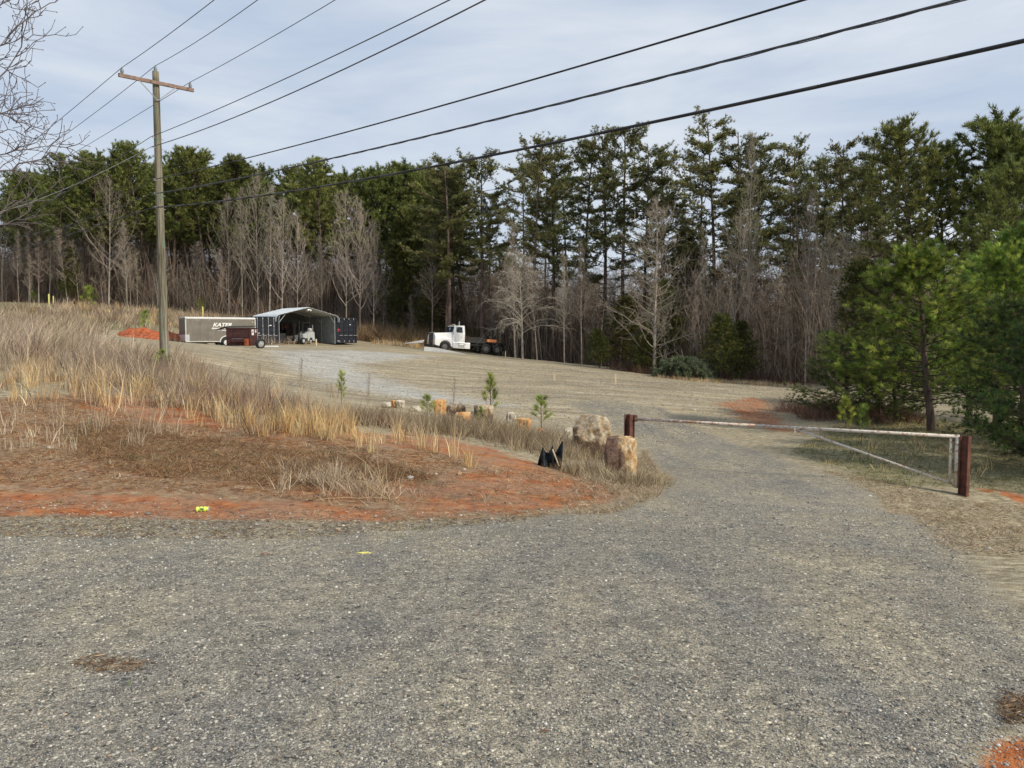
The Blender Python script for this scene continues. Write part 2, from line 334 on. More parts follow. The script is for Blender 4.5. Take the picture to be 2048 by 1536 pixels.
def mixc(f, a_, b__, bt='MIX'):
    m_ = N.new('ShaderNodeMixRGB'); m_.blend_type = bt
    for s, v in ((0, f), (1, a_), (2, b__)):
        if isinstance(v, (int, float)): m_.inputs[s].default_value = v
        elif isinstance(v, tuple): m_.inputs[s].default_value = (*v, 1)
        else: L.new(v, m_.inputs[s])
    return m_.outputs[0]
def mth(op, a_, b__=0., cl=False):
    m_ = N.new('ShaderNodeMath'); m_.operation = op; m_.use_clamp = cl
    for s, v in ((0, a_), (1, b__)):
        if isinstance(v, (int, float)): m_.inputs[s].default_value = v
        else: L.new(v, m_.inputs[s])
    return m_.outputs[0]
def voro(s, rnd=1.0):
    v = nd('ShaderNodeTexVoronoi', Scale=s, Randomness=rnd); L.new(pos, v.inputs['Vector']); return v
# gravel: three sizes of stone, each cell its own shade
pal = [(0, (.075, .076, .078)), (.16, (.155, .156, .156)), (.34, (.23, .228, .218)), (.55, (.31, .302, .28)), (.74, (.41, .395, .355)), (.9, (.53, .51, .455)), (1, (.66, .64, .58))]
def stonecol(s):
    v = voro(s); sep = N.new('ShaderNodeSeparateColor'); L.new(v.outputs['Color'], sep.inputs[0])
    c = ramp(sep.outputs[0], pal)
    edge = ramp(v.outputs['Distance'], [(.25, (1, 1, 1)), (.75, (.45, .44, .42))])
    return mixc(1.0, c, edge, 'MULTIPLY'), v, sep.outputs[1]
c1, v1, q1 = stonecol(105); c2, v2, q2 = stonecol(55); c3, v3, q3 = stonecol(210)
pick = mth('GREATER_THAN', q2, .75)
gcol = mixc(.5, c1, c3); gcol = mixc(pick, gcol, c2)
big = nse(.55, 4, .6); tone = ramp(big, [(.38, (.9, .89, .88)), (.5, (1.02, .99, .93)), (.62, (1.16, 1.1, .98))])
gcol = mixc(1.0, gcol, tone, 'MULTIPLY')
trk = ramp(nse(.9, 5, .6, ((1.6, .3, 1), -.5)), [(.4, (.86, .87, .9)), (.58, (1.12, 1.09, 1.02))]); gcol = mixc(1.0, gcol, trk, 'MULTIPLY')
fine = ramp(nse(9, 6, .7), [(.36, (.68, .68, .68)), (.64, (1.3, 1.28, 1.22))]); gcol = mixc(1.0, gcol, fine, 'MULTIPLY')
# clay
clay = ramp(nse(5, 8, .7), [(.35, (.14, .042, .015)), (.46, (.29, .085, .027)), (.56, (.39, .135, .045)), (.66, (.45, .24, .11))])
clay = mixc(ramp(nse(45, 4, .7), [(.5, (0, 0, 0)), (.66, (.75, .75, .75))]), clay, (.32, .13, .05))
# soil / litter on the bank
soilc = ramp(nse(7, 9, .75), [(.37, (.09, .04, .018)), (.45, (.2, .085, .035)), (.52, (.29, .14, .06)), (.58, (.3, .2, .11)), (.67, (.42, .33, .21))])
# straw
straw = ramp(nse(6, 9, .78, ((1, 2.2, 1), .5)), [(.36, (.09, .07, .04)), (.45, (.22, .18, .115)), (.54, (.35, .3, .2)), (.64, (.5, .45, .33))])
# yard: gravel with thin streaky grass
ysn = nse(1.0, 10, .74, ((.22, 2.2, 1), -.1))
yardc = ramp(ysn, [(.37, (.14, .105, .06)), (.45, (.28, .225, .14)), (.5, (.36, .3, .2)), (.55, (.43, .375, .265)), (.63, (.55, .51, .4))])
yardc = mixc(.2, yardc, gcol); yardc = mixc(1.0, yardc, ramp(nse(.16, 6, .65, ((.5, 1.6, 1), -.3)), [(.38, (.74, .74, .74)), (.5, (1, 1, .98)), (.62, (1.2, 1.18, 1.12))]), 'MULTIPLY')
strp = mixc(.5, ramp(ysn, [(.4, (.4, .4, .38)), (.56, (.7, .71, .71))]), gcol)
olv = ramp(nse(5, 9, .75), [(.36, (.05, .05, .022)), (.45, (.12, .12, .05)), (.54, (.2, .18, .085)), (.64, (.36, .3, .18))])
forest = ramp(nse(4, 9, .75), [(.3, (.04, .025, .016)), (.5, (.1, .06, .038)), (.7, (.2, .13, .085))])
def att(n): a_ = N.new('ShaderNodeAttribute'); a_.attribute_name = n; s_ = N.new('ShaderNodeSeparateColor'); L.new(a_.outputs['Color'], s_.inputs[0]); return s_.outputs
A1 = att('m1'); A2 = att('m2'); A3 = att('m3')
eN = nse(2.2, 8, .72); eF = nse(9, 6, .75)
wob = mth('ADD', mth('MULTIPLY', mth('SUBTRACT', eN, .5), 1.5), mth('MULTIPLY', mth('SUBTRACT', eF, .5), 1.4))
def edge(m_, k=1.0, sharp=.12):
    s_ = mth('ADD', m_, mth('MULTIPLY', wob, k)); r = N.new('ShaderNodeMapRange'); r.inputs['From Min'].default_value = .5-sharp; r.inputs['From Max'].default_value = .5+sharp; L.new(s_, r.inputs[0]); return r.outputs[0]
col = straw
col = mixc(edge(A2[2]), col, soilc)
col = mixc(edge(A3[0]), col, yardc)
col = mixc(edge(A2[1], 1.3, .3), col, strp)
col = mixc(edge(A3[1]), col, olv)
col = mixc(edge(A1[1]), col, clay)
col = mixc(edge(A1[0], .7, .2), col, gcol)
# thin straw and soil lying over the gravel near its edges and in patches
ed = mth('MULTIPLY', mth('MULTIPLY', A1[0], mth('SUBTRACT', 1., A3[2])), 1.0)
strawmask = mth('MULTIPLY', ramp(mth('ADD', nse(1.3, 9, .75), mth('MULTIPLY', mth('SUBTRACT', .6, A3[2]), .2)), [(.52, (0, 0, 0)), (.68, (1, 1, 1))]), .45)
col = mixc(strawmask, col, mixc(.5, straw, gcol))
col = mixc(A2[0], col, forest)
L.new(col, b.inputs['Base Color']); b.inputs['Roughness'].default_value = .93; b.inputs['Specular IOR Level'].default_value = .15
hh = mth('ADD', mth('MULTIPLY', v2.outputs['Distance'], -.5), mth('MULTIPLY', v1.outputs['Distance'], -.4)); hh = mth('ADD', hh, mth('MULTIPLY', eF, 1.2))
bp = nd('ShaderNodeBump', Strength=.6, Distance=.016); L.new(hh, bp.inputs['Height']); L.new(bp.outputs[0], b.inputs['Normal'])

gme = npmesh('ground', V, Fq, gm, smooth=True)
core = np.clip(sdist(near_road, x, y)/3.0, 0, 1)       # 1 well inside the gravel
for nm, ch in (('m1', (m_gravel, m_clay, m_yard)), ('m2', (m_forest, m_stripe, m_soil)), ('m3', (m_yard, m_olive, core))):
    a = gme.color_attributes.new(nm, 'FLOAT_COLOR', 'POINT')
    a.data.foreach_set('color', np.stack([c.ravel() for c in ch]+[np.ones(V.shape[0])], 1).astype(np.float32).ravel())
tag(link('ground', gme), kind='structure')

# ------------------------------------------------------------------ scattered stuff
rs = np.random.default_rng(7)
def blades(B, D, ln, wd, bend=.25, grav=.0):
    n = len(B); D = D/np.linalg.norm(D, axis=1, keepdims=True)
    s = np.cross(D, rs.normal(size=(n, 3))); s /= np.linalg.norm(s, axis=1, keepdims=True)+1e-9
    ln = ln[:, None]; wd = wd[:, None]; bd = rs.normal(size=(n, 3))*bend; bd[:, 2] = -np.abs(bd[:, 2])*grav
    mid = B+D*ln*.5+bd*ln*.15; tip = B+D*ln+bd*ln*.6
    V = np.stack([B-s*wd/2, B+s*wd/2, mid-s*wd*.4, mid+s*wd*.4, tip], 1).reshape(-1, 3)
    k = np.arange(n)[:, None]*5
    Fc = np.concatenate([k+np.array([[0, 1, 3]]), k+np.array([[0, 3, 2]]), k+np.array([[2, 3, 4]])], 1).reshape(-1, 3)
    return V, Fc
def jit(c, n, v=.2, rep=5):
    k = np.array(c)[None]*(1+rs.normal(size=(n, 1))*v)*(1+rs.normal(size=(n, 3))*.05); return np.repeat(np.clip(k, .005, .9), rep, 0)
def pickcol(pal, n, v=.2, rep=5):
    pal = np.array(pal); k = pal[rs.integers(0, len(pal), n)]*(1+rs.normal(size=(n, 1))*v); return np.repeat(np.clip(k, .005, .9), rep, 0)
def stuff(name, parts, m, label, cat):
    V = []; Fc = []; Cc = []; o = 0
    for v_, f_, c_ in parts: V.append(v_); Fc.append(f_+o); Cc.append(c_); o += len(v_)
    me = npmesh(name, np.concatenate(V), np.concatenate(Fc), m, np.concatenate(Cc))
    return tag(link(name, me), label, cat, kind='stuff')
def scatter(P, n):            # random points inside a world polygon
    lo = P.min(0); hi = P.max(0); o = np.zeros((0, 2))
    while len(o) < n:
        q = rs.uniform(lo, hi, (n*2, 2)); o = np.concatenate([o, q[inside(P, q[:, 0], q[:, 1])]])
    return o[:n]
def clumps(cent, per, spread, hgt, wd, lean, pal, bend=.3, drift=(0, 0), grav=.5):
    if hgt > .45 and hgt < 1.3:        # natural gaps and thick spots
        q = np.array([mnoise.noise(Vector((a*.9, b*.9, 3)))+.5*mnoise.noise(Vector((a*2.6, b*2.6, 7))) for a, b in cent]); cent = cent[q > -.12]
    n = len(cent)*per; c = np.repeat(cent, per, 0)
    hgt = hgt*(.86 if .45 < hgt < 1.3 else 1)
    hs = np.repeat(hgt*(1+rs.normal(size=len(cent))*.3).clip(.35, 1.7), per)*rs.uniform(.55, 1.1, n)
    off = rs.normal(size=(n, 2))*spread; xy = c+off
    z = H(xy[:, 0], xy[:, 1]); B = np.stack([xy[:, 0], xy[:, 1], z-.02], 1)
    D = np.concatenate([off/spread*.5*lean+rs.normal(size=(n, 2))*lean*.7+np.array(drift)[None], np.ones((n, 1))], 1)
    v_, f_ = blades(B, D, np.abs(hs), np.full(n, wd)*(.55+.5*rs.gamma(1.4, .7, n)), bend, grav)
    cc = np.repeat(np.array(pal)[rs.integers(0, len(pal), len(cent))]*(1+rs.normal(size=(len(cent), 1))*.12), per, 0)*(1+rs.normal(size=(n, 1))*.32)
    return v_, f_, np.repeat(np.clip(cc, .01, .9), 5, 0)
GOLD = [(.62, .43, .2), (.7, .53, .29), (.52, .34, .16), (.66, .5, .29)]
PALE = [(.5, .4, .28), (.57, .48, .35), (.38, .29, .19), (.46, .36, .26)]
BRUSH = [(.29, .21, .155), (.36, .28, .21), (.21, .145, .11), (.42, .33, .245)]
DEAD = [(.34, .28, .18), (.46, .39, .27), (.26, .19, .115), (.2, .135, .09), (.42, .35, .22)]
DEADB = [(.27, .175, .095), (.38, .27, .15), (.2, .11, .06), (.15, .085, .05), (.33, .2, .1)]
def lineup(pts, n, wid):      # points along a polyline of pixels, with a spread in metres
    P = np.array([gp(a, b) for a, b in pts]); seg = np.linalg.norm(np.diff(P, axis=0), axis=1); t = rs.uniform(0, seg.sum(), n); cum = np.concatenate([[0], np.cumsum(seg)])
    k = np.clip(np.searchsorted(cum, t)-1, 0, len(seg)-1); f = ((t-cum[k])/seg[k])[:, None]
    return P[k]*(1-f)+P[k+1]*f+rs.normal(size=(n, 2))*wid
def clearm(q): return q[~((q[:, 0]/q[:, 1] > -.55) & (q[:, 1] < 66.5))]
# tall golden broomsedge on the crest of the bank
stuff('tall_golden_grass', [
 clumps(lineup([(0, 760), (120, 765), (250, 785), (380, 800)], 250, 1.2), 22, .07, .68, .009, .12, GOLD+PALE),
 clumps(lineup([(390, 805), (440, 815), (520, 838)], 70, .6), 26, .06, .62, .009, .12, GOLD),
 clumps(lineup([(500, 842), (600, 862), (700, 872), (735, 880)], 120, .5), 28, .06, .62, .009, .1, GOLD),
 clumps(np.array([gp(*p) for p in [(845, 900), (935, 925), (870, 905), (905, 915), (742, 905), (925, 940), (940, 935), (720, 900)]]), 26, .04, .55, .009, .12, GOLD),
 clumps(lineup([(470, 800), (300, 770), (200, 742), (60, 730)], 170, 1.4), 22, .08, .7, .011, .14, PALE),
 clumps(np.stack([rs.uniform(-11, -6, 60), rs.uniform(11.5, 15.5, 60)], 1), 14, .07, .45, .008, .2, PALE),
 ], M['dry'], 'tall golden dry grass in clumps along the crest of the red clay bank', 'grass')
stuff('leaning_dry_grass', [
 clumps(np.stack([rs.uniform(-30, -13.5, 700), rs.uniform(20, 34, 700)], 1), 24, .12, .95, .014, .25, PALE+[(.46, .36, .29), (.52, .42, .34)], drift=(.35, 0)),
 clumps(clearm(np.stack([rs.uniform(-60, -22, 1700), rs.uniform(36, 74, 1700)], 1)), 16, .22, 1.1, .028, .3, PALE+BRUSH, drift=(.3, 0)),
 clumps(np.stack([rs.uniform(-52, -24, 900), rs.uniform(74, 90, 900)], 1), 18, .25, 1.2, .035, .3, PALE+BRUSH+GOLD[:1]),
 clumps(np.stack([rs.uniform(-15.5, -10, 110), rs.uniform(81, 85, 110)], 1), 16, .2, .8, .03, .25, GOLD+PALE),
 clumps(lineup([(1340, 758), (1500, 768), (1600, 775)], 240, .7), 14, .12, .35, .018, .25, GOLD+PALE),
 ], M['dry'], 'pale pinkish dry grass leaning over the left field and the berm behind', 'grass')
stuff('dry_brush', [
 clumps(lineup([(240, 745), (340, 760), (420, 790), (470, 815)], 170, .9), 34, .16, .72, .009, .4, BRUSH),
 clumps(lineup([(410, 800), (500, 828), (560, 838)], 140, .55), 36, .13, .62, .009, .3, [(.29, .19, .14), (.24, .165, .125)]),
 clumps(lineup([(120, 730), (220, 738), (300, 740)], 150, 1.4), 30, .18, .85, .011, .45, BRUSH),
 clumps(lineup([(560, 838), (650, 848), (760, 850)], 160, .8), 26, .12, .5, .008, .35, BRUSH+DEAD),
 clumps(lineup([(740, 845), (860, 858), (960, 868), (1060, 885), (1140, 915)], 700, .55), 26, .1, .42, .007, .4, DEAD+BRUSH[:2]),
 clumps(lineup([(1130, 935), (1180, 950), (1240, 965), (1300, 970)], 160, .3), 26, .07, .26, .006, .5, DEAD),
 clumps(lineup([(600, 950), (700, 980), (790, 990)], 70, .3), 20, .08, .3, .006, .6, PALE),
 clumps(np.stack([11+4.6*rs.beta(1.6, 1.3, 300), rs.normal(30, 1.5, 300)], 1), 44, .2, .8, .012, .55, [(.24, .14, .1), (.3, .19, .14), (.18, .11, .08)]),
 clumps(np.stack([rs.uniform(-27, -3, 900), rs.uniform(86, 95, 900)], 1), 26, .35, 1.9, .035, .5, [(.24, .15, .11), (.2, .13, .1), (.28, .2, .13), (.16, .14, .07)]),
 clumps(np.stack([rs.uniform(-8, 3, 300), rs.uniform(86, 92, 300)], 1), 40, .5, 3.0, .035, .5, [(.2, .15, .08), (.16, .13, .08), (.14, .14, .06)]),
 clumps(np.stack([rs.uniform(-17.5, -5.5, 300), rs.uniform(84.5, 88, 300)], 1), 34, .4, 2.0, .03, .55, [(.3, .2, .12), (.25, .2, .1), (.36, .26, .17), (.2, .2, .08), (.33, .2, .14)]),
 clumps(np.stack([rs.uniform(-29, -15, 320), rs.uniform(84, 89, 320)], 1), 30, .35, 1.6, .03, .5, [(.36, .22, .15), (.3, .2, .14), (.4, .3, .2)]),
 clumps(lineup([(330, 738), (380, 745)], 30, .5), 30, .12, .7, .008, .3, BRUSH),
 clumps(lineup([(1250, 745), (1400, 760), (1600, 772)], 200, 1.2)+np.array([[0, 3.2]]), 24, .3, 1.0, .03, .5, [(.13, .07, .05), (.17, .11, .08)]),
 ], M['dry'], 'grey brown twiggy brush growing along the bank and the wood edge', 'brush')
# short dead grass and litter lying on the bank, yard edge and shoulders
leafA = poly([(140, 1325), (200, 1310), (310, 1330), (260, 1350), (160, 1345)]); leafB = np.array([gp(*p_, .5, 20) for p_ in [(1990, 1400), (2060, 1385), (2090, 1440), (2010, 1450)]])
def litter(P, n, ln, wd, pal, up=.35):
    xy = scatter(P, n); xy = xy[~(inside(stripe, xy[:, 0], xy[:, 1]) & (rs.uniform(size=n) < .85))]; n = len(xy)
    xy = xy[~((inside(red1, xy[:, 0], xy[:, 1]) | inside(red3, xy[:, 0], xy[:, 1]) | inside(red4, xy[:, 0], xy[:, 1])) & (rs.uniform(size=n) < .68))]; n = len(xy)
    z = H(xy[:, 0], xy[:, 1]); a = rs.uniform(0, 6.28, n)
    D = np.stack([np.cos(a), np.sin(a), np.abs(rs.normal(size=n))*up], 1)
    v_, f_ = blades(np.stack([xy[:, 0], xy[:, 1], z+rs.uniform(0, .015, n)], 1), D, ln*rs.uniform(.4, 1.3, n), np.full(n, wd), .5, .2)
    return v_, f_, pickcol(pal, n)
bank = np.array(list(poly([(0, 800), (180, 800), (330, 850), (520, 860), (760, 900), (900, 910), (1090, 945), (1300, 990), (1090, 1015), (780, 1015), (560, 1000), (400, 990), (200, 980), (0, 970)]))+[(-16, 9), (-16, 17)])
bank2 = poly([(100, 850), (300, 860), (560, 900), (760, 925), (860, 950), (860, 985), (600, 985), (420, 960), (200, 940)])
lowr = np.array([gp(1290, 900), gp(1340, 960), gp(1310, 1000), gp(1220, 1030), gp(1120, 1030), gp(1150, 960), gp(1230, 960)])
shr = np.array([gp(1640, 940), gp(1900, 1000), (9.3, 12.5), (9.9, 9), (8.4, 5.5), (7.0, 5.3), gp(1900, 1110), gp(1760, 1000)])
edgeP = np.array([(-12, 6.1), (-12, 8.1), (-2, 8.6), (.6, 8.9), (.2, 8.2), (-2, 7.0), (-6, 6.4)])
yl = np.array([(-12, 31), (-18, 50), (0, 60), (14, 58), (20, 52), (10, 28), (4, 19), (-3, 25)])
stuff('dead_grass_litter', [
 litter(bank, 44000, .09, .006, DEADB), litter(bank2, 9000, .14, .007, DEADB, .6), litter(lowr, 9000, .13, .006, PALE+DEAD, .7),
 litter(leafA, 220, .05, .006, [(.24, .15, .09), (.34, .25, .16), (.17, .11, .07)], .15), litter(leafB, 300, .05, .006, [(.24, .15, .09), (.36, .27, .17), (.17, .11, .07)], .15), litter(red1, 500, .06, .012, [(.16, .09, .06), (.24, .15, .09)], .4),
 litter(shr, 26000, .1, .006, DEAD+PALE, .4), litter(edgeP, 24000, .06, .006, DEAD+[(.16, .1, .06), (.24, .17, .11)], .2), litter(near_road, 1400, .03, .012, [(.2, .12, .08), (.28, .2, .13)], .2), litter(olive, 42000, .14, .009, [(.13, .13, .05), (.2, .18, .09), (.3, .24, .14), (.1, .11, .04)], 1.2),
 litter(near_road, 5000, .05, .004, DEAD, .2), litter(yl, 36000, .1, .012, DEAD+PALE, .3),
 clumps(scatter(bank, 700), 14, .05, .13, .006, .8, DEAD), clumps(scatter(bank2, 220), 22, .07, .16, .006, .9, DEADB), clumps(scatter(shr, 220), 14, .05, .1, .006, .8, DEAD+PALE),
 clumps(scatter(olive, 240), 12, .08, .3, .008, .3, GOLD),
 ], M['dry'], 'short dead grass stems and leaf litter strewn over the bank and shoulders', 'litter')
stuff('green_weeds', [clumps(np.array([gp(*p) for p in [(255, 1057), (455, 1063), (843, 1060), (800, 1075), (990, 1070), (265, 1380), (1285, 965), (1300, 945), (1310, 960), (330, 1045), (190, 1085), (120, 1005), (1480, 930)]]), 60, .05, .05, .007, 1.0, [(.09, .14, .03), (.12, .17, .04)]),
 clumps(scatter(bank2, 60), 30, .09, .1, .006, .8, [(.13, .16, .06), (.17, .2, .09)]), clumps(scatter(olive, 120), 30, .15, .12, .01, .7, [(.09, .12, .03), (.12, .15, .05)])],
 M['dry'], 'small green weeds sprouting from the gravel and the bank', 'weeds')
# loose stones on the gravel
ico_v = np.array([(0, 0, 1), (.894, 0, .447), (.276, .851, .447), (-.724, .526, .447), (-.724, -.526, .447), (.276, -.851, .447), (.724, .526, -.447), (-.276, .851, -.447), (-.894, 0, -.447), (-.276, -.851, -.447), (.724, -.526, -.447), (0, 0, -1)])
ico_f = np.array([(0,1,2),(0,2,3),(0,3,4),(0,4,5),(0,5,1),(1,6,2),(2,7,3),(3,8,4),(4,9,5),(5,10,1),(2,6,7),(3,7,8),(4,8,9),(5,9,10),(1,10,6),(11,7,6),(11,8,7),(11,9,8),(11,10,9),(11,6,10)])
def stones(xy, size, pal, flat=.55, sink=.25):
    n = len(xy); z = H(xy[:, 0], xy[:, 1])
    v_ = np.repeat(ico_v[None], n, 0)*(1+rs.normal(size=(n, 12, 1))*.16)
    sc = np.stack([rs.uniform(.7, 1.35, n), rs.uniform(.6, 1.1, n), rs.uniform(.4, .9, n)*flat*1.4], 1)*size[:, None]
    v_ = v_*sc[:, None]; a = rs.uniform(0, 6.28, n); ca, sa = np.cos(a)[:, None], np.sin(a)[:, None]
    X = v_[..., 0]*ca-v_[..., 1]*sa; Y = v_[..., 0]*sa+v_[..., 1]*ca
    v_ = np.stack([X+xy[:, 0:1], Y+xy[:, 1:2], v_[..., 2]+(z+size*sink)[:, None]], -1).reshape(-1, 3)
    return v_, (ico_f[None]+np.arange(n)[:, None, None]*12).reshape(-1, 3), pickcol(pal, n, .15, 12)
STN = [(.09, .093, .1), (.155, .157, .162), (.21, .21, .205), (.24, .235, .215), (.3, .29, .255), (.37, .35, .3), (.43, .41, .355), (.54, .515, .455), (.34, .27, .2), (.26, .25, .225), (.4, .38, .32), (.3, .285, .25), (.22, .215, .2)]
nst = 120000
Y_ = 1.9+16.0*rs.uniform(0, 1, nst)**2.1; X_ = rs.uniform(-.78, .78, nst)*Y_
xy = np.stack([X_, Y_], 1); ok = inside(near_road, X_, Y_); xy = xy[ok]
sz = np.minimum(.0026+.0017*rs.gamma(1.3, 1, len(xy)), .011)*np.clip(xy[:, 1]/5, .85, 1.35)
n2 = 3000; xb = scatter(near_road[(near_road[:, 1] > 7) & (near_road[:, 1] < 40)], n2)
xk = scatter(bank, 2600); xs2 = scatter(shr, 1500); xe = scatter(edgeP, 1500)
stuff('loose_gravel', [stones(xy, sz, STN), stones(xb, .005+.002*rs.gamma(1.2, 1, n2), STN), stones(xk, .005+.007*rs.gamma(1, 1, len(xk)), [(.36, .22, .13), (.28, .14, .08), (.42, .34, .26), (.22, .15, .1)]),
 stones(scatter(yl, 26000), .008+.006*rs.gamma(1.2, 1, 26000), STN[3:]), stones(xs2, .005+.004*rs.gamma(1, 1, len(xs2)), STN), stones(xe, .005+.005*rs.gamma(1, 1, len(xe)), STN)],
 M['stone'], 'loose grey and pale stones lying on the gravel road', 'gravel')
# ------------------------------------------------------------------ trees
def prisms(S, n=3):
    p0 = np.array([s[0] for s in S]); p1 = np.array([s[1] for s in S]); r0 = np.array([s[2] for s in S])[:, None]; r1 = np.array([s[3] for s in S])[:, None]
    d = p1-p0; d /= np.linalg.norm(d, axis=1, keepdims=True)+1e-9
    ref = np.where(np.abs(d[:, 2:3]) > .9, np.array([[1., 0, 0]]), np.array([[0, 0, 1.]])); a = np.cross(d, ref); a /= np.linalg.norm(a, axis=1, keepdims=True); b = np.cross(d, a)
    ring = []
    for p, r in ((p0, r0), (p1, r1)):
        for i in range(n):
            t = 2*math.pi*i/n; ring.append(p+(a*math.cos(t)+b*math.sin(t))*r)
    V = np.stack(ring, 1).reshape(-1, 3); k = np.arange(len(S))[:, None]*2*n; Fc = []
    for i in range(n):
        j = (i+1) % n; Fc += [k+np.array([[i, j, n+j]]), k+np.array([[i, n+j, n+i]])]
    return V, np.concatenate(Fc, 1).reshape(-1, 3)
def unit(v): return v/(np.linalg.norm(v)+1e-9)
def path(g, p, d, ln, k, wander, up):          # a wandering polyline
    pts = [np.array(p, float)]; d = unit(np.array(d, float))
    for i in range(k):
        d = unit(d+g.normal(size=3)*wander+np.array([0, 0, up])); pts.append(pts[-1]+d*ln/k)
    return pts, d
def addpath(S, pts, r0, r1):
    k = len(pts)-1
    for i in range(k): S.append((pts[i], pts[i+1], r0+(r1-r0)*i/k, r0+(r1-r0)*(i+1)/k))
def tufts(g, cent, dirs, n, ln, wd, spread, pal, up=0):
    T = len(cent); c = np.repeat(cent, n, 0); d = np.repeat(dirs, n, 0)+g.normal(size=(T*n, 3))*spread; d[:, 2] += up
    d /= np.linalg.norm(d, axis=1, keepdims=True)+1e-9; s = np.cross(d, g.normal(size=(T*n, 3))); s /= np.linalg.norm(s, axis=1, keepdims=True)+1e-9
    L_ = ln*g.uniform(.6, 1.15, (T*n, 1)); c = c+g.normal(size=c.shape)*ln*.12
    V = np.stack([c-s*wd/2, c+s*wd/2, c+d*L_], 1).reshape(-1, 3); Fc = np.arange(T*n*3).reshape(-1, 3)
    base = np.array(pal)[g.integers(0, len(pal), T)]*(1+g.normal(size=(T, 1))*(.3 if wd < .02 else .2))
    cc = np.repeat(base, n, 0)*(1+g.normal(size=(T*n, 1))*.15); return V, Fc, np.repeat(np.clip(cc, .004, .9), 3, 0)
GR_L = [(.14, .17, .042), (.185, .21, .055), (.11, .14, .035), (.23, .245, .07)]
GR_V = [(.145, .165, .058), (.19, .2, .07), (.115, .135, .048), (.235, .225, .085)]
GR_C = [(.07, .085, .018), (.1, .11, .022), (.05, .063, .015), (.16, .145, .03)]
GR_N = [(.14, .23, .035), (.2, .3, .05), (.08, .14, .027), (.3, .37, .07)]
GR_Y = [(.26, .34, .06), (.34, .4, .08), (.2, .26, .05)]
def trunk_pts(g, ht, lean, k=12, wob=.02):
    pts = [np.zeros(3)]; off = np.zeros(2); v = g.normal(size=2)*lean
    for i in range(1, k+1):
        v = v+g.normal(size=2)*wob; off = off+v*ht/k; pts.append(np.array([off[0], off[1], ht*i/k]))
    return np.array(pts)
def at_t(pts, t):
    q = t*(len(pts)-1); i = min(int(q), len(pts)-2); return pts[i]*(1-(q-i))+pts[i+1]*(q-i)
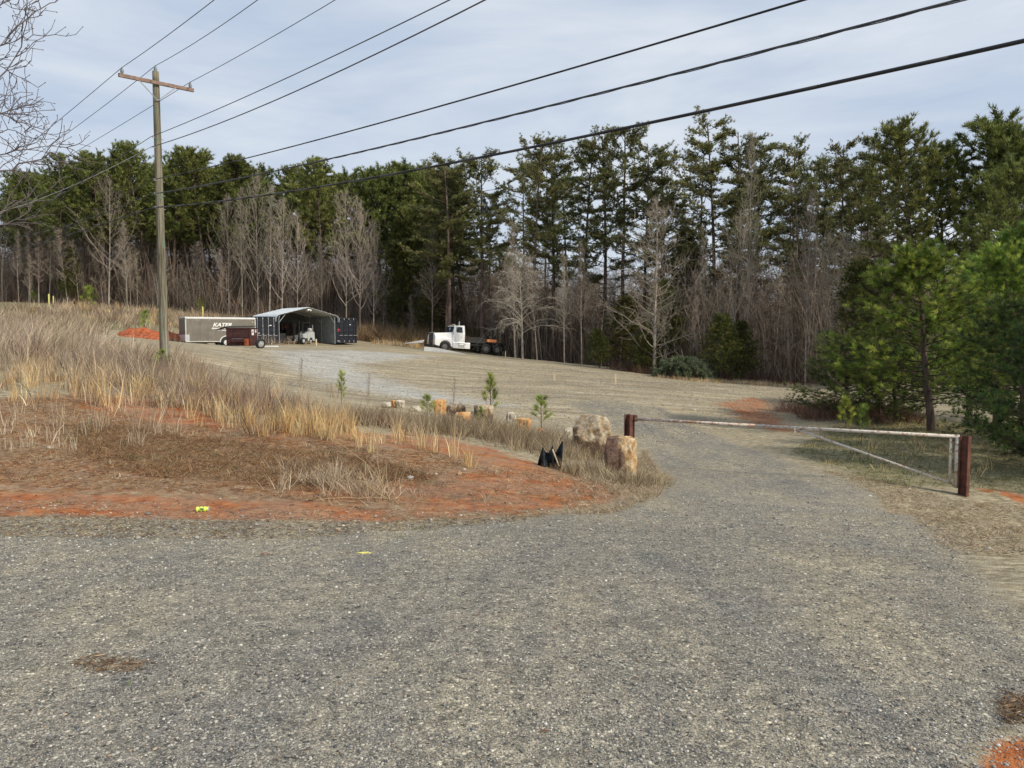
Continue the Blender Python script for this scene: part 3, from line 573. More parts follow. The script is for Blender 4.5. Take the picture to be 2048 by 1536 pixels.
def make_tree(kind, seed):
    g = np.random.default_rng(seed); S = []; B = []; cent = []; dirs = []
    if kind == 'loblolly':        # dense plantation pine, 20 m
        ht = 20; tp = trunk_pts(g, ht, .01); nb = 62; lo = g.uniform(.42, .52)
        for i in range(nb):
            t = lo+(1-lo)*(i/nb)**.9; p = at_t(tp, t*.985); az = i*2.4+g.normal()*.3; u = (t-lo)/(1-lo)
            ln = (3.4*(1-u)**.55*(.6+.4*min(1, u*6))+.6)*g.uniform(.7, 1.2); el = .1+.75*u
            pts, d = path(g, p, (math.cos(az), math.sin(az), el), ln, 4, .12, .1); addpath(B, pts, .05, .015)
            for j in range(1, 5):
                for q in range(3 if j > 1 else 2):
                    dd = unit(unit(pts[j]-pts[j-1])+g.normal(size=3)*.6+np.array([0, 0, .35])); e = pts[j]+dd*g.uniform(.25, .75); B.append((pts[j], e, .014, .008))
                    cent.append(e); dirs.append(dd+np.array([0, 0, .5])); cent.append((e+pts[j])/2); dirs.append(dd)
        for z in np.linspace(.93, 1, 6): cent.append(at_t(tp, z)); dirs.append(np.array([0, 0, 1.]))
        for i in range(16):       # dead stubs below the crown
            t = g.uniform(.15, lo); az = g.uniform(0, 6.3); pts, d = path(g, at_t(tp, t), (math.cos(az), math.sin(az), .1), g.uniform(.5, 1.5), 3, .2, 0); addpath(B, pts, .025, .01)
        addpath(S, list(tp), .17, .03); fol = (14, .38, .055, .55, GR_L, .25)
    elif kind == 'virginia':      # tall scrubby pine, 22 m, open layered crown
        ht = 22; tp = trunk_pts(g, ht, .015, 14, .012); lo = g.uniform(.36, .52); nb = 36
        for i in range(nb):
            t = lo+(1-lo)*(i/nb); p = at_t(tp, t*.99); az = i*2.4+g.normal()*.5; u = (t-lo)/(1-lo)
            ln = (4.0*(1-u**2.5*.72)*(.6+.4*min(1, u*3.5)))*g.uniform(.45, 1.3); pts, d = path(g, p, (math.cos(az), math.sin(az), .05+.5*u), ln, 6, .2, .035); addpath(B, pts, .06*(1-.5*u), .015)
            for j in range(2, 7):
                for q in range(5):
                    side = unit(np.cross(unit(pts[j]-pts[j-1]), [0, 0, 1]))*g.choice([-1, 1]); dd = unit(unit(pts[j]-pts[j-1])*.8+side*g.uniform(.1, 1)+g.normal(size=3)*np.array([.2, .2, .1])+np.array([0, 0, .08]))
                    e = pts[j]+dd*g.uniform(.3, .95); B.append((pts[j], e, .016, .008))
                    for z in (.45, .75, 1): cent.append(pts[j]*(1-z)+e*z+g.normal(size=3)*.08); dirs.append(dd+np.array([0, 0, .35]))
        for i in range(26):
            t = g.uniform(.12, lo); az = g.uniform(0, 6.3); pts, d = path(g, at_t(tp, t), (math.cos(az), math.sin(az), .1), g.uniform(.8, 2.8), 4, .2, .03); addpath(B, pts, .03, .01)
            for j in (2, 3): e = pts[j]+g.normal(size=3)*.4; B.append((pts[j], e, .012, .008))
        addpath(S, list(tp), .19, .04); fol = (9, .25, .05, .7, GR_V, .2)
    elif kind == 'cedar':
        ht = 8; tp = trunk_pts(g, ht, .01); nb = 110
        for i in range(nb):
            t = .12+.88*(i/nb); p = at_t(tp, t*.99); az = i*2.4; ln = (2.6*(1-t)**.7+.25)*g.uniform(.7, 1.15); pts, d = path(g, p, (math.cos(az), math.sin(az), .3), ln, 5, .15, .04); addpath(B, pts, .03, .008)
            for j in range(1, 6):
                for q in range(4): dd = unit(unit(pts[j]-pts[j-1])+g.normal(size=3)*.7+np.array([0, 0, .2])); e = pts[j]+dd*g.uniform(.1, .45); cent.append(e); dirs.append(dd)
        addpath(S, list(tp), .13, .02); fol = (9, .26, .04, .6, GR_C, .1)
    elif kind in ('near', 'neardark', 'nearwide'):        # close white-pine-like trees, fine long needles, 6 m
        ht = 6; tp = trunk_pts(g, ht, .012); nb = 74 if kind != 'neardark' else 84
        for i in range(nb):
            t = (.17 if kind == 'near' else .03)+.8*(i/nb); p = at_t(tp, t*.995); az = i*2.4+g.normal()*.25; u = (t-.2)/.8
            ln = ((2.7 if kind == 'near' else 2.1)*(1-max(0, u))**(.85 if kind == 'near' else .62)+.3)*g.uniform(.75, 1.15); pts, d = path(g, p, (math.cos(az), math.sin(az), .05+.75*max(0, u)), ln, 7, .1, .055); addpath(B, pts, .028*(1-.5*max(0, u)), .006)
            for j in range(2, 8):
                for q in range(5):
                    dd = unit(unit(pts[j]-pts[j-1])*.9+g.normal(size=3)*.55+np.array([0, 0, .15])); e = pts[j]+dd*g.uniform(.15, .5)*(1 if kind != 'neardark' else .8); B.append((pts[j], e, .006, .004))
                    cent.append(e); dirs.append(dd)
        cent.append(tp[-1]); dirs.append(np.array([0, 0, 1.]))
        addpath(S, list(tp), .115, .02)
        fol = (30, .19, .015, .42, GR_N, .12) if kind != 'neardark' else (24, .16, .014, .7, [(.06, .105, .025), (.085, .135, .03), (.04, .075, .02), (.16, .19, .04)], .05)
    elif kind == 'sapling_pine':  # 1.2 m seedling
        ht = 1.2; tp = trunk_pts(g, ht, .03, 6, .02)
        for i in range(13):
            t = .3+.7*i/13; az = i*2.4+g.normal()*.3; p = at_t(tp, t); ln = .3*(1.15-t)*g.uniform(.6, 1.5)+.05; pts, d = path(g, p, (math.cos(az), math.sin(az), .7), ln, 3, .12, .15); addpath(B, pts, .006, .004)
            for j in (2, 3): cent.append(pts[j]); dirs.append(unit(pts[j]-pts[j-1])+np.array([0, 0, .4]))
        for z in np.linspace(.8, 1, 5): cent.append(at_t(tp, z)); dirs.append(np.array([0, 0, 1.]))
        addpath(S, list(tp), .014, .005); fol = (80, .15, .0035, .6, GR_Y, .15)
    elif kind.startswith('bare'):
        up, ln0, el, droop, nb, ht, lo = {'bare_up': (.12, .42, .6, 0, 34, 16, .22), 'bare_tall': (.1, .16, .9, 0, 46, 20, .35), 'bare_wide': (.01, .42, .35, -.02, 60, 13, .1), 'bare_droop': (-.16, .5, .85, 0, 60, 10, .25), 'bare_thin': (.08, .12, .7, 0, 26, 12, .3)}[kind]
        tp = trunk_pts(g, ht, .02, 12, .014); tw = 2
        for i in range(nb):
            t = lo+(1-lo)*(i/nb); p = at_t(tp, t*.99); az = i*2.4+g.normal()*.6; u = (t-lo)/(1-lo); ln = (ht*ln0*(1-u)**.75+.5)*g.uniform(.5, 1.15)
            pts, d = path(g, p, (math.cos(az), math.sin(az), el+.6*u), ln, 7, .11, up); addpath(B, pts, max(.02, .055*(1-u)), .012)
            for j in range(2, 8):
                for q in range(tw):
                    sp_, dd = path(g, pts[j], unit(pts[j]-pts[j-1])+g.normal(size=3)*.6, ln*g.uniform(.12, .38), 3, .15, up*.7); addpath(B, sp_, .013, .008)
                    for z in range(1, 4): e = sp_[z]+unit(unit(sp_[z]-sp_[z-1])+g.normal(size=3)*.7)*g.uniform(.2, .6); B.append((sp_[z], e, .008, .005))
        addpath(S, list(tp), {'bare_thin': .07, 'bare_tall': .13}.get(kind, .13), .02); fol = None
    V, Fc = prisms(S, 8); tm = npmesh(kind+'_trunk', V, Fc, M['pine_bark'] if not kind.startswith('bare') else M['bark'], smooth=True)
    V, Fc = prisms(B, 3)
    if fol:
        base = np.array([(.1, .075, .055)])
        cc = np.repeat(base, len(V), 0); n_, l_, w_, s_, pal_, u_ = fol
        v2_, f2_, c2_ = tufts(g, np.array(cent), np.array([unit(d) for d in dirs]), n_, l_, w_, s_, pal_, u_)
        cm = npmesh(kind+'_crown', np.concatenate([V, v2_]), np.concatenate([Fc, f2_+len(V)]), M['needles'], np.concatenate([cc, c2_]))
    else:
        pal = {'bare_droop': (.44, .4, .33), 'bare_wide': (.36, .31, .245), 'bare_up': (.36, .31, .25), 'bare_tall': (.33, .285, .225), 'bare_thin': (.29, .24, .19)}[kind]
        cm = npmesh(kind+'_crown', V, Fc, M['twigs'], np.repeat(np.array([pal]), len(V), 0)*(1+g.normal(size=(len(V), 1))*.1))
    return tm, cm, ht
PROTO = {}
def proto(kind, k):
    if (kind, k) not in PROTO: PROTO[(kind, k)] = make_tree(kind, 100+k*17+sum(map(ord, kind)))
    return PROTO[(kind, k)]
rt = np.random.default_rng(5)
KINDNAME = {'loblolly': 'pine_tree', 'virginia': 'pine_tree', 'cedar': 'cedar_tree', 'near': 'pine_tree', 'nearwide': 'pine_tree', 'neardark': 'pine_tree', 'sapling_pine': 'pine_sapling'}
def tree(kind, k, X, Y, ht, label, cat, group=None, wide=1.0, rz=None, sink=.1, z=None):
    tm, cm, h0 = proto(kind, k); s = ht/h0
    e = empty(KINDNAME.get(kind, 'bare_tree'), (X, Y, (h(X, Y) if z is None else z)-sink), rz=rt.uniform(0, 6.28) if rz is None else rz); e.scale = (s*wide, s*wide, s)
    link('trunk', tm, e); link('crown' if not kind.startswith('bare') else 'branches', cm, e)
    return tag(e, label, cat, group)
def tree_px(kind, k, px, py, Y, label, cat, group=None, wide=1.0, rz=None):
    X = ray(px, py)[0]*Y; return tree(kind, k, X, Y, topz(px, py+(24 if kind == 'virginia' else 4), Y)-h(X, Y)+.1, label, cat, group, wide, rz)
ORD = ['first', 'second', 'third', 'fourth', 'fifth', 'sixth', 'seventh', 'eighth', 'ninth', 'tenth', 'eleventh', 'twelfth', 'thirteenth']
# skyline pines left of and right of the utility pole
left = [(52, 345), (105, 322), (162, 308), (200, 322), (252, 305), (292, 303)]; right = [(335, 303), (375, 303), (408, 305), (432, 322), (486, 322), (514, 348), (600, 340), (637, 335), (672, 345), (722, 372), (765, 342), (792, 330), (818, 328), (850, 350)]
for i, (px, py) in enumerate(left[::-1]): tree_px('loblolly', i % 4, px, py, rt.uniform(93, 97), f'dense green pine on the skyline, {ORD[i]} to the left of the utility pole', 'pine tree', 'pines on the skyline at left', 1.3)
for i, (px, py) in enumerate(right):
    lab = f'dense green pine on the skyline, {ORD[i]} to the right of the utility pole' if i < 13 else 'dense green pine on the skyline just left of the darker tall pines'
    tree_px('loblolly', (i+1) % 4, px, py, rt.uniform(94, 99), lab, 'pine tree', 'pines on the skyline at left', 1.3)
for i in range(62):
    px = rt.uniform(20, 900); Y = rt.uniform(99, 122); tree_px('loblolly', int(rt.integers(4)), px, 330+rt.uniform(0, 42)+.02*abs(px-400), Y, 'tall green pine standing deeper in the wood behind the skyline pines', 'pine tree', 'pines deeper in the left wood', 1.25)
tree_px('loblolly', 2, 810, 415, 92, 'green pine with low layered branches right of the grey carport', 'pine tree', None, 1.25)
tree_px('cedar', 1, 805, 445, 91, 'narrow yellow green evergreen reaching low to the brush right of the open container', 'evergreen tree', None, .75)
tree_px('cedar', 0, 135, 492, 92, 'yellow green evergreen with foliage to the ground left of the utility pole', 'evergreen tree', None, .8)
# tall open pines at centre and right
vp = [(895, 298, 83, 1.2), (965, 290, 84, 1.25), (930, 330, 88, 1.3), (1068, 262, 80, 1), (1108, 252, 81, 1), (1165, 270, 80, .95), (1212, 250, 79, 1.05), (1245, 238, 78, 1.1), (1292, 285, 77, 1), (1332, 288, 76, .95), (1392, 278, 73, .95), (1440, 226, 72, 1.1), (1482, 238, 72, 1.05), (1512, 262, 71, .95),
      (1622, 266, 69, .9), (1652, 300, 74, 1), (1684, 262, 68, .9), (1738, 255, 68, .9), (1768, 292, 67, 1), (1805, 290, 69, 1)]
vlab = ['dark dense tall pine standing directly above the white truck cab', 'dark tall pine with wide crown behind the truck bed', 'dark pine filling the gap between the two tall pines above the truck', 'open crowned tall pine at the left end of the centre group',
 'tall pine with flat topped crown, second of the centre group', 'leaning slim pine, third of the centre group', 'tall pine, fourth of the centre group', 'tallest pine of the centre group, above the left boulder', 'slim lower pine right of the tallest centre pine', 'round topped pine left of the gap in the centre trees',
 'slim pine at the left edge of the tall cluster right of centre', 'tallest pine of the cluster right of centre', 'second tall pine of the cluster right of centre', 'pine at the right edge of the cluster, beside open sky',
 'slender feathery pine just right of the open sky gap', 'shorter pine behind the two slender feathery pines', 'leaning feathery pine, second right of the sky gap', 'feathery pine with the highest tip between the sky gap and the big right pine', 'dark lower pine left of the big right pine', 'ragged pine touching the big right pine']
for i, ((px, py, Y, wd), lb) in enumerate(zip(vp, vlab)): tree_px('virginia', i % 6, px, py, Y, lb, 'pine tree', 'tall open pines at centre and right', wd*1.15)
for i in range(16):
    px = rt.choice([rt.uniform(880, 1010), rt.uniform(1030, 1540), rt.uniform(1600, 1830)]); tree_px('virginia', int(rt.integers(6)), px, rt.uniform(300, 370), rt.uniform(84, 98), 'tall pine standing back in the wood among the open crowned pines', 'pine tree', 'pines set back in the centre wood', 1)
for i, (px, py, Y, wd, lb) in enumerate([(1880, 250, 54, 1.2, 'big dense pine with tufted crown, left one of the right hand pair'), (1962, 236, 53, 1.35, 'largest dense pine towering at the right behind the near pines'), (2040, 262, 52, 1.3, 'dense pine cut by the right edge of the view'),
      (1915, 300, 56, 1.3, 'dense pine between the two big right hand pines'), (2105, 250, 50, 1.3, 'dense tall pine beyond the right edge of the view'), (1990, 330, 48, 1.2, 'lower dense pine under the largest right hand pine')]):
    tree_px('loblolly', i % 4, px, py, Y, lb, 'pine tree', 'big dense pines at right', wd)
# bare trees
bl = [('bare_up', 208, 352, 90, 0.9, 'pale bare tree with upswept branches, right below the wires left of the utility pole'), ('bare_up', 452, 392, 89, 0.65, 'slim bare tree above the back of the grey trailer'), ('bare_tall', 478, 372, 88, .8, 'bare tree above the left end of the carport roof'), ('bare_up', 510, 350, 88, 0.75, 'tall bare tree above the carport, tallest of its clump'), ('bare_tall', 532, 368, 87, .9, 'bare tree right of the tallest above the carport'),
 ('bare_up', 558, 395, 87, 0.7, 'bare tree above the middle of the carport'), ('bare_up', 590, 425, 88, 0.7, 'bare tree above the right half of the carport'), ('bare_tall', 640, 470, 89, 1, 'short bare tree above the right end of the carport'), ('bare_up', 688, 378, 86, 0.7, 'pale bare tree above the right dark container, left of a pair'), ('bare_up', 716, 398, 86, 0.7, 'pale bare tree above the right dark container, right of a pair'),
 ('bare_up', 745, 440, 87, 0.7, 'bare tree between the right container and the low branched pine'), ('bare_tall', 862, 455, 85, 1.2, 'thin pale bare tree behind the front of the white truck'), ('bare_droop', 1045, 500, 70, .9, 'pale bare tree with arching branches behind the truck bed'), ('bare_wide', 1312, 400, 62, .95, 'wide spreading bare tree with a straight grey trunk at the field edge'),
 ('bare_tall', 1502, 262, 60, .55, 'very tall pale bare tree in front of the pine cluster right of centre'), ('bare_up', 1470, 430, 61, 0.8, 'bare tree with many raised limbs below the pine cluster'), ('bare_tall', 1620, 380, 58, .9, 'pale trunked bare tree left of the near green pines'), ('bare_up', 1575, 372, 72, 0.9, 'grey bare tree filling the sky gap'), ('bare_up', 1600, 392, 74, 0.9, 'grey bare tree at the right of the sky gap'),
 ('bare_wide', 1700, 470, 56, .8, 'brown bare tree with spreading limbs behind the dark cedar at right'), ('bare_tall', 1165, 480, 68, .8, 'thin pale leaning bare tree at the field edge'), ('bare_up', 1650, 470, 57, 0.8, 'bare tree right behind the pale trunked one'), ('bare_tall', 1030, 440, 74, .9, 'thin bare tree behind the arching pale tree'), ('bare_tall', 1130, 500, 68, .8, 'slender bare tree left of the two thin pale ones')]
for i, (kd, px, py, Y, wd, lb) in enumerate(bl): tree_px(kd, i % (3 if kd in ('bare_up', 'bare_tall') else 2), px, py, Y, lb, 'bare tree', None, wd)
for i in range(95):
    a_ = rt.uniform(); px = rt.uniform(20, 900) if a_ < .55 else rt.uniform(900, 1950); Y = (rt.uniform(89, 108) if px < 900 else rt.uniform(4, 26)+np.interp(px, [900, 1200, 1500, 1640, 2000], [85, 72, 60, 57, 58]))
    kd = rt.choice(['bare_up', 'bare_tall', 'bare_tall', 'bare_thin']); tree_px(kd, int(rt.integers(3)), px, rt.uniform(430, 560) if px < 900 else rt.uniform(440, 600), Y, 'bare grey brown tree standing inside the wood', 'bare tree', 'bare trees inside the wood', rt.uniform(.6, 1.1) if kd == 'bare_up' else rt.uniform(.8, 1.3))
for i in range(110):
    px = rt.uniform(60, 1700); Y = rt.uniform(-1.5, 9)+np.interp(px, [0, 560, 900, 1200, 1500, 1640, 2000], [91, 92, 86, 73, 61, 58, 58]); X = ray(px, 600)[0]*Y
    tree('bare_thin', int(rt.integers(3)), X, Y, rt.uniform(4, 11), 'thin bare sapling in the thicket along the wood edge', 'sapling', 'thin saplings along the wood edge', rt.uniform(.8, 1.5))
for i, (px, py, Y, wd, lb) in enumerate([(1200, 655, 64, 1.3, 'low yellow green evergreen at the field edge right of the truck'), (1290, 660, 62.5, 1.5, 'drooping olive evergreen left of the green brush pile'), (1442, 628, 58.5, 1.25, 'dark rounded cedar right of the green brush pile'), (1490, 640, 60, 1.2, 'dark cedar touching the rounded cedar'), (1240, 590, 69, 1.2, 'dark evergreen deeper in the wood above the low yellow green one'), (1340, 560, 70, 1.2, 'dark evergreen standing behind the wide bare tree'),
   (1735, 520, 52, 1.0, 'dark conical cedar behind the near pines'), (1385, 470, 75, .8, 'tall dark evergreen below the pine cluster'), (880, 520, 88, 1, 'dark evergreen behind the white truck'), (1060, 560, 88, 1, 'dark evergreen behind the arching pale tree')]):
    tree_px('cedar', i % 3, px, py, Y, lb, 'evergreen tree', None, wd)
# near pines at right
def ntree(kind, k, px, pyb, pyt, Y, lb, wd=1.0, rz=None):
    X = ray(px, pyb)[0]*Y; z0 = h(X, Y); return tree(kind, k, X, Y, topz(px, pyt, Y)-z0, lb, 'pine tree', None, wd, rz, .05)
ntree('near', 0, 1862, 862, 512, 24, 'bright green young pine standing behind the right end of the gate', 1.22)
ntree('neardark', 1, 1690, 825, 655, 28, 'dark green low evergreen with spreading boughs left of the bright pine', 1.5)
ntree('neardark', 0, 1790, 855, 660, 27, 'low pine tucked against the left side of the bright pine', 1.3)
ntree('neardark', 0, 2040, 925, 560, 18.5, 'dark green pine at the right edge with low boughs over the post', 1.05)
ntree('near', 1, 1990, 880, 500, 28, 'mid green pine behind the right gate post', 1.0)
ntree('near', 2, 2070, 860, 470, 33, 'tall mid green pine at the right edge behind the dark pine', 1.1)
ntree('near', 0, 1935, 860, 530, 34, 'soft green pine visible between the bright pine and the right edge', 1.2)
ntree('neardark', 1, 2150, 1000, 480, 15.5, 'dark pine standing just outside the right edge', 1.0)
ntree('neardark', 0, 2330, 1000, 420, 14, 'dark pine standing beyond the right edge, nearer the road', 1.1)
ntree('neardark', 1, 2260, 900, 430, 20, 'second dark pine beyond the right edge, farther back', 1.2)
ntree('sapling_pine', 0, 1722, 885, 812, 20, 'yellow green pine seedling seen through the gate, right of the pair', .9)
ntree('sapling_pine', 1, 1690, 880, 795, 22, 'yellow green pine seedling seen through the gate, left of the pair', 1.0)
for i, (px, pyb, pyt, wd, lb) in enumerate([(982, 850, 752, 1.0, 'tall thin pine seedling with a tufted top among the boulders'), (855, 842, 790, 1.6, 'bushy pine seedling beside the orange boulder'), (1083, 866, 793, 1.4, 'bright pine seedling between the boulder row and the big boulders'), (683, 820, 745, .7, 'spindly pine seedling standing in front of the yard'),
      (325, 745, 700, 1.7, 'yellow green pine seedling at the foot of the utility pole'), (290, 668, 622, 1.2, 'small green pine bush left of the utility pole before the red mound'), (182, 640, 575, 1.4, 'round yellow green young pine on the far berm'), (66, 612, 583, 1.6, 'small pine on the grassy rise near the yellow markers'), (402, 632, 598, 1.2, 'small green pine behind the trailer roof'), (962, 862, 815, 1.3, 'low pine seedling growing against the brown boulder')]):
    Y = gp(px, pyb)[1] if i not in (5, 6, 7, 8) else [0, 0, 0, 0, 0, 66, 80, 92, 90][i]
    X = ray(px, pyb)[0]*Y; tree('sapling_pine', i % 3, X, Y, max(.35, topz(px, pyt, Y)-h(X, Y)), lb, 'pine sapling', None, wd, None, .02)
for px, pyb, pyt, lb in [(905, 845, 755, 'bare twiggy stem rising from the boulder row'), (600, 800, 715, 'bare weed stem in front of the yard gravel'), (735, 830, 745, 'thin bare weed beside the spindly seedling'), (520, 770, 725, 'bare weed stem at the edge of the bank')]:
    X, Y = gp(px, pyb); tree('bare_thin', 1, X, Y, topz(px, pyt, Y)-h(X, Y), lb, 'weed', None, .8, None, .02)
# ornamental tree reaching in from the left edge: only its twig ends are in view
g = np.random.default_rng(21); S = []; B = []
bx, by = -8.9, 9.3; bz = h(bx, by); trk = [np.array([bx, by, bz-.1]), np.array([bx+.05, by, bz+.9]), np.array([bx+.1, by, bz+1.7]), np.array([bx+.05, by, bz+3]), np.array([bx, by, bz+5.2]), np.array([bx-.05, by, bz+7])]
addpath(S, trk, .14, .04)
def limb(pix, Y0, r):
    pts = [np.array(G(a_, b_, Y0+.25*i)) for i, (a_, b_) in enumerate(pix)]; best = min(trk[1:], key=lambda q: abs(q[2]-(pts[0][2]-1.0)))
    fine = [best]
    for i in range(len(pts)):
        a0 = fine[-1] if i == 0 else pts[i-1]
        for t in (.34, .67, 1): fine.append(a0*(1-t)+pts[i]*t+g.normal(size=3)*.02)
    addpath(B, fine, r*.62, .005)
    for j in range(2, len(fine)):
        for q in range(2 if g.uniform() < .35 else 1):
            sub, d = path(g, fine[j], unit(fine[j]-fine[j-1])+g.normal(size=3)*.6, g.uniform(.2, .6), 4, .2, .08); addpath(B, sub, .0055, .0035)
            for z in range(1, 5):
                for _ in range(1):
                    e = sub[z]+unit(unit(sub[z]-sub[z-1])+g.normal(size=3)*.9+np.array([0, 0, .3]))*g.uniform(.05, .17); B.append((sub[z], e, .0038, .003)); B.append((e, e+unit(e-sub[z])*.02, .0065, .003))
for pix, Y0, r in [([(-80, 150), (0, 90), (55, 35), (95, 5)], 8.6, .02), ([(-90, 230), (0, 160), (40, 90), (60, 70)], 9, .02), ([(-100, 330), (0, 230), (35, 215), (62, 208)], 9.2, .016), ([(-110, 250), (0, 228), (45, 248), (82, 256)], 8.8, .014), ([(-100, 420), (0, 345), (60, 325), (105, 300), (145, 288)], 9, .024), ([(-90, 400), (0, 310), (50, 300), (85, 285)], 9.3, .018),
                ([(-100, 480), (0, 430), (30, 400)], 8.9, .018), ([(-120, 90), (0, 10), (40, -20)], 8.7, .02), ([(-100, 520), (0, 455), (45, 430), (78, 395)], 9.2, .014), ([(-90, 120), (0, 130), (30, 150)], 9.2, .012), ([(-200, 100), (-90, -40), (0, -90)], 9, .02), ([(-120, 300), (-20, 270), (30, 260)], 9.1, .012)]: limb(pix, Y0, r)
e = empty('bare_tree', (bx, by, bz)); tag(e, 'budding ornamental tree whose bare twigs reach in at the left edge', 'bare tree')
V_, F_ = prisms(S, 8); o = link('trunk', npmesh('trunk', V_-np.array([[bx, by, bz]]), F_, M['bark']), e)
V_, F_ = prisms(B, 4); o = link('branches', npmesh('branches', V_-np.array([[bx, by, bz]]), F_, M['twigs'], np.repeat(np.array([[.11, .095, .095]]), len(V_), 0)), e)
# far-off wood behind, one mass nobody could count, and the thicket under the trees
def massed(name, spec, m, label, cat):
    V = []; Fc = []; Cc = []; o_ = 0
    for me, n, fx in spec:
        v0 = np.empty(len(me.vertices)*3, np.float32); me.vertices.foreach_get('co', v0); v0 = v0.reshape(-1, 3); f0 = np.empty(len(me.polygons)*3, np.int32); me.polygons.foreach_get('vertices', f0); f0 = f0.reshape(-1, 3)
        c0 = np.empty(len(me.vertices)*4, np.float32); me.color_attributes['col'].data.foreach_get('color', c0); c0 = c0.reshape(-1, 4)[:, :3]
        for i in range(n):
            X, Y, s, wd = fx(); a_ = rt.uniform(0, 6.28); v = v0*np.array([[s*wd, s*wd, s]]); v = np.stack([v[:, 0]*math.cos(a_)-v[:, 1]*math.sin(a_)+X, v[:, 0]*math.sin(a_)+v[:, 1]*math.cos(a_)+Y, v[:, 2]+h(X, Y)], 1)
            V.append(v); Fc.append(f0+o_); o_ += len(v); Cc.append(c0*rt.uniform(.75, 1.2))
    me = npmesh(name, np.concatenate(V), np.concatenate(Fc), m, np.concatenate(Cc)); return tag(link(name, me), label, cat, kind='stuff')
def fxl(): Y = rt.uniform(118, 165); return rt.uniform(-.78, .0)*Y, Y, rt.uniform(.55, .85), 1.2
def fxr(): Y = rt.uniform(112, 165); return rt.uniform(-.05, .75)*Y, Y, rt.uniform(.5, .66), 1.25
def fxb(): Y = rt.uniform(98, 150); return rt.uniform(-.75, .7)*Y, Y, rt.uniform(.5, .75), .9
massed('distant_wood', [(proto('loblolly', 0)[1], 26, fxl), (proto('virginia', 1)[1], 30, fxr), (proto('loblolly', 1)[1], 26, fxr), (proto('bare_up', 0)[1], 60, fxb)], M['needles'], 'mixed wood standing far behind the front trees', 'wood')
n = 5200; px_ = rt.uniform(-60, 2150, n); Y = np.interp(px_, [0, 560, 900, 1200, 1500, 1640, 2000], [95, 95, 89, 76, 63, 61, 61])+rt.uniform(0, 34, n); X = (px_-1024)/1480*Y
cb = [(.3, .245, .185), (.22, .18, .135), (.38, .32, .25), (.17, .135, .1), (.3, .2, .135)]
def haze_twigs(n, zlo, zhi, ln, wd, ylo, yhi, pal):
    px_ = rt.uniform(-60, 2150, n); Y = np.interp(px_, [0, 560, 900, 1200, 1500, 1640, 2000], [95, 95, 89, 76, 63, 61, 61])+rt.uniform(ylo, yhi, n); X = (px_-1024)/1480*Y
    z = H(X, Y)+zlo+(zhi-zlo)*rt.uniform(0, 1, n)**1.3; D = np.stack([rt.normal(size=n), rt.normal(size=n), np.abs(rt.normal(size=n))*1.1], 1)
    v_, f_ = blades(np.stack([X, Y, z], 1), D, ln*rt.uniform(.5, 1.4, n), np.full(n, wd), .4, .2); return v_, f_, pickcol(pal, n)
stuff('woodland_thicket', [clumps(np.stack([X, Y], 1), 22, .5, 3.4, .04, .4, cb), clumps(np.stack([X, Y+1], 1)[:3800], 9, .9, 9.5, .05, .1, cb), haze_twigs(90000, 1.5, 11, 1.5, .028, 1, 30, cb), haze_twigs(50000, 3, 12.5, 1.9, .045, 28, 60, cb)], M['twigs'], 'tangled brown undergrowth and thin stems filling the wood below the crowns', 'undergrowth')
# ------------------------------------------------------------------ made things
def frame(loc, rz, rx=0, ry=0): return loc, rz
def tyre(name, parent, x, y, z, r, wd, hub, hubr, both=False, hubname='rim'):
    prof = [(r*.62, -wd/2), (r*.9, -wd/2), (r, -wd*.3), (r, wd*.3), (r*.9, wd/2), (r*.62, wd/2)]; n = 28; vs = []; fs = []
    for i in range(n):
        t = 2*math.pi*i/n
        for (q, yy) in prof: vs.append((x+q*math.cos(t), y+yy, z+q*math.sin(t)))
    k = len(prof)
    for i in range(n):
        for j in range(k): fs.append((i*k+j, i*k+(j+1) % k, ((i+1) % n)*k+(j+1) % k, ((i+1) % n)*k+j))
    o = MB().add(vs, fs).build(name, M['rubber'], parent, True)
    m = MB(); s = -1
    m.cyl((x, y-wd*.38, z), (x, y+wd*.38, z), hubr, None, 24); m.cyl((x, y-wd*.5, z), (x, y-wd*.36, z), hubr*.34, None, 12)
    r_ = m.build(hubname, hub, o)
    m = MB()
    for i in range(8): t = i*math.pi/4; m.cyl((x+hubr*.62*math.cos(t), y-wd*.395, z+hubr*.62*math.sin(t)), (x+hubr*.62*math.cos(t), y-wd*.36, z+hubr*.62*math.sin(t)), hubr*.13, None, 8)
    m.build('hub_hole', M['black'], o); return o
def text(name, s, size, m, parent, M4, shear=0, sx=1, bold=0, depth=.004):
    cu = bpy.data.curves.new('lettering', 'FONT'); cu.body = s; cu.size = size; cu.shear = shear; cu.extrude = depth; cu.offset = bold; cu.align_x = 'CENTER'; cu.align_y = 'CENTER'
    t = bpy.data.objects.new('tmp', cu); C.objects.link(t); bpy.context.view_layer.update(); me = bpy.data.meshes.new_from_object(t.evaluated_get(bpy.context.evaluated_depsgraph_get()))
    bpy.data.objects.remove(t); me.transform(Matrix.Diagonal((sx, 1, 1, 1))); me.transform(M4); me.materials.clear(); me.materials.append(m); return link(name, me, parent)
FRONT = Matrix.Rotation(R(90), 4, 'X')      # text upright, facing -y

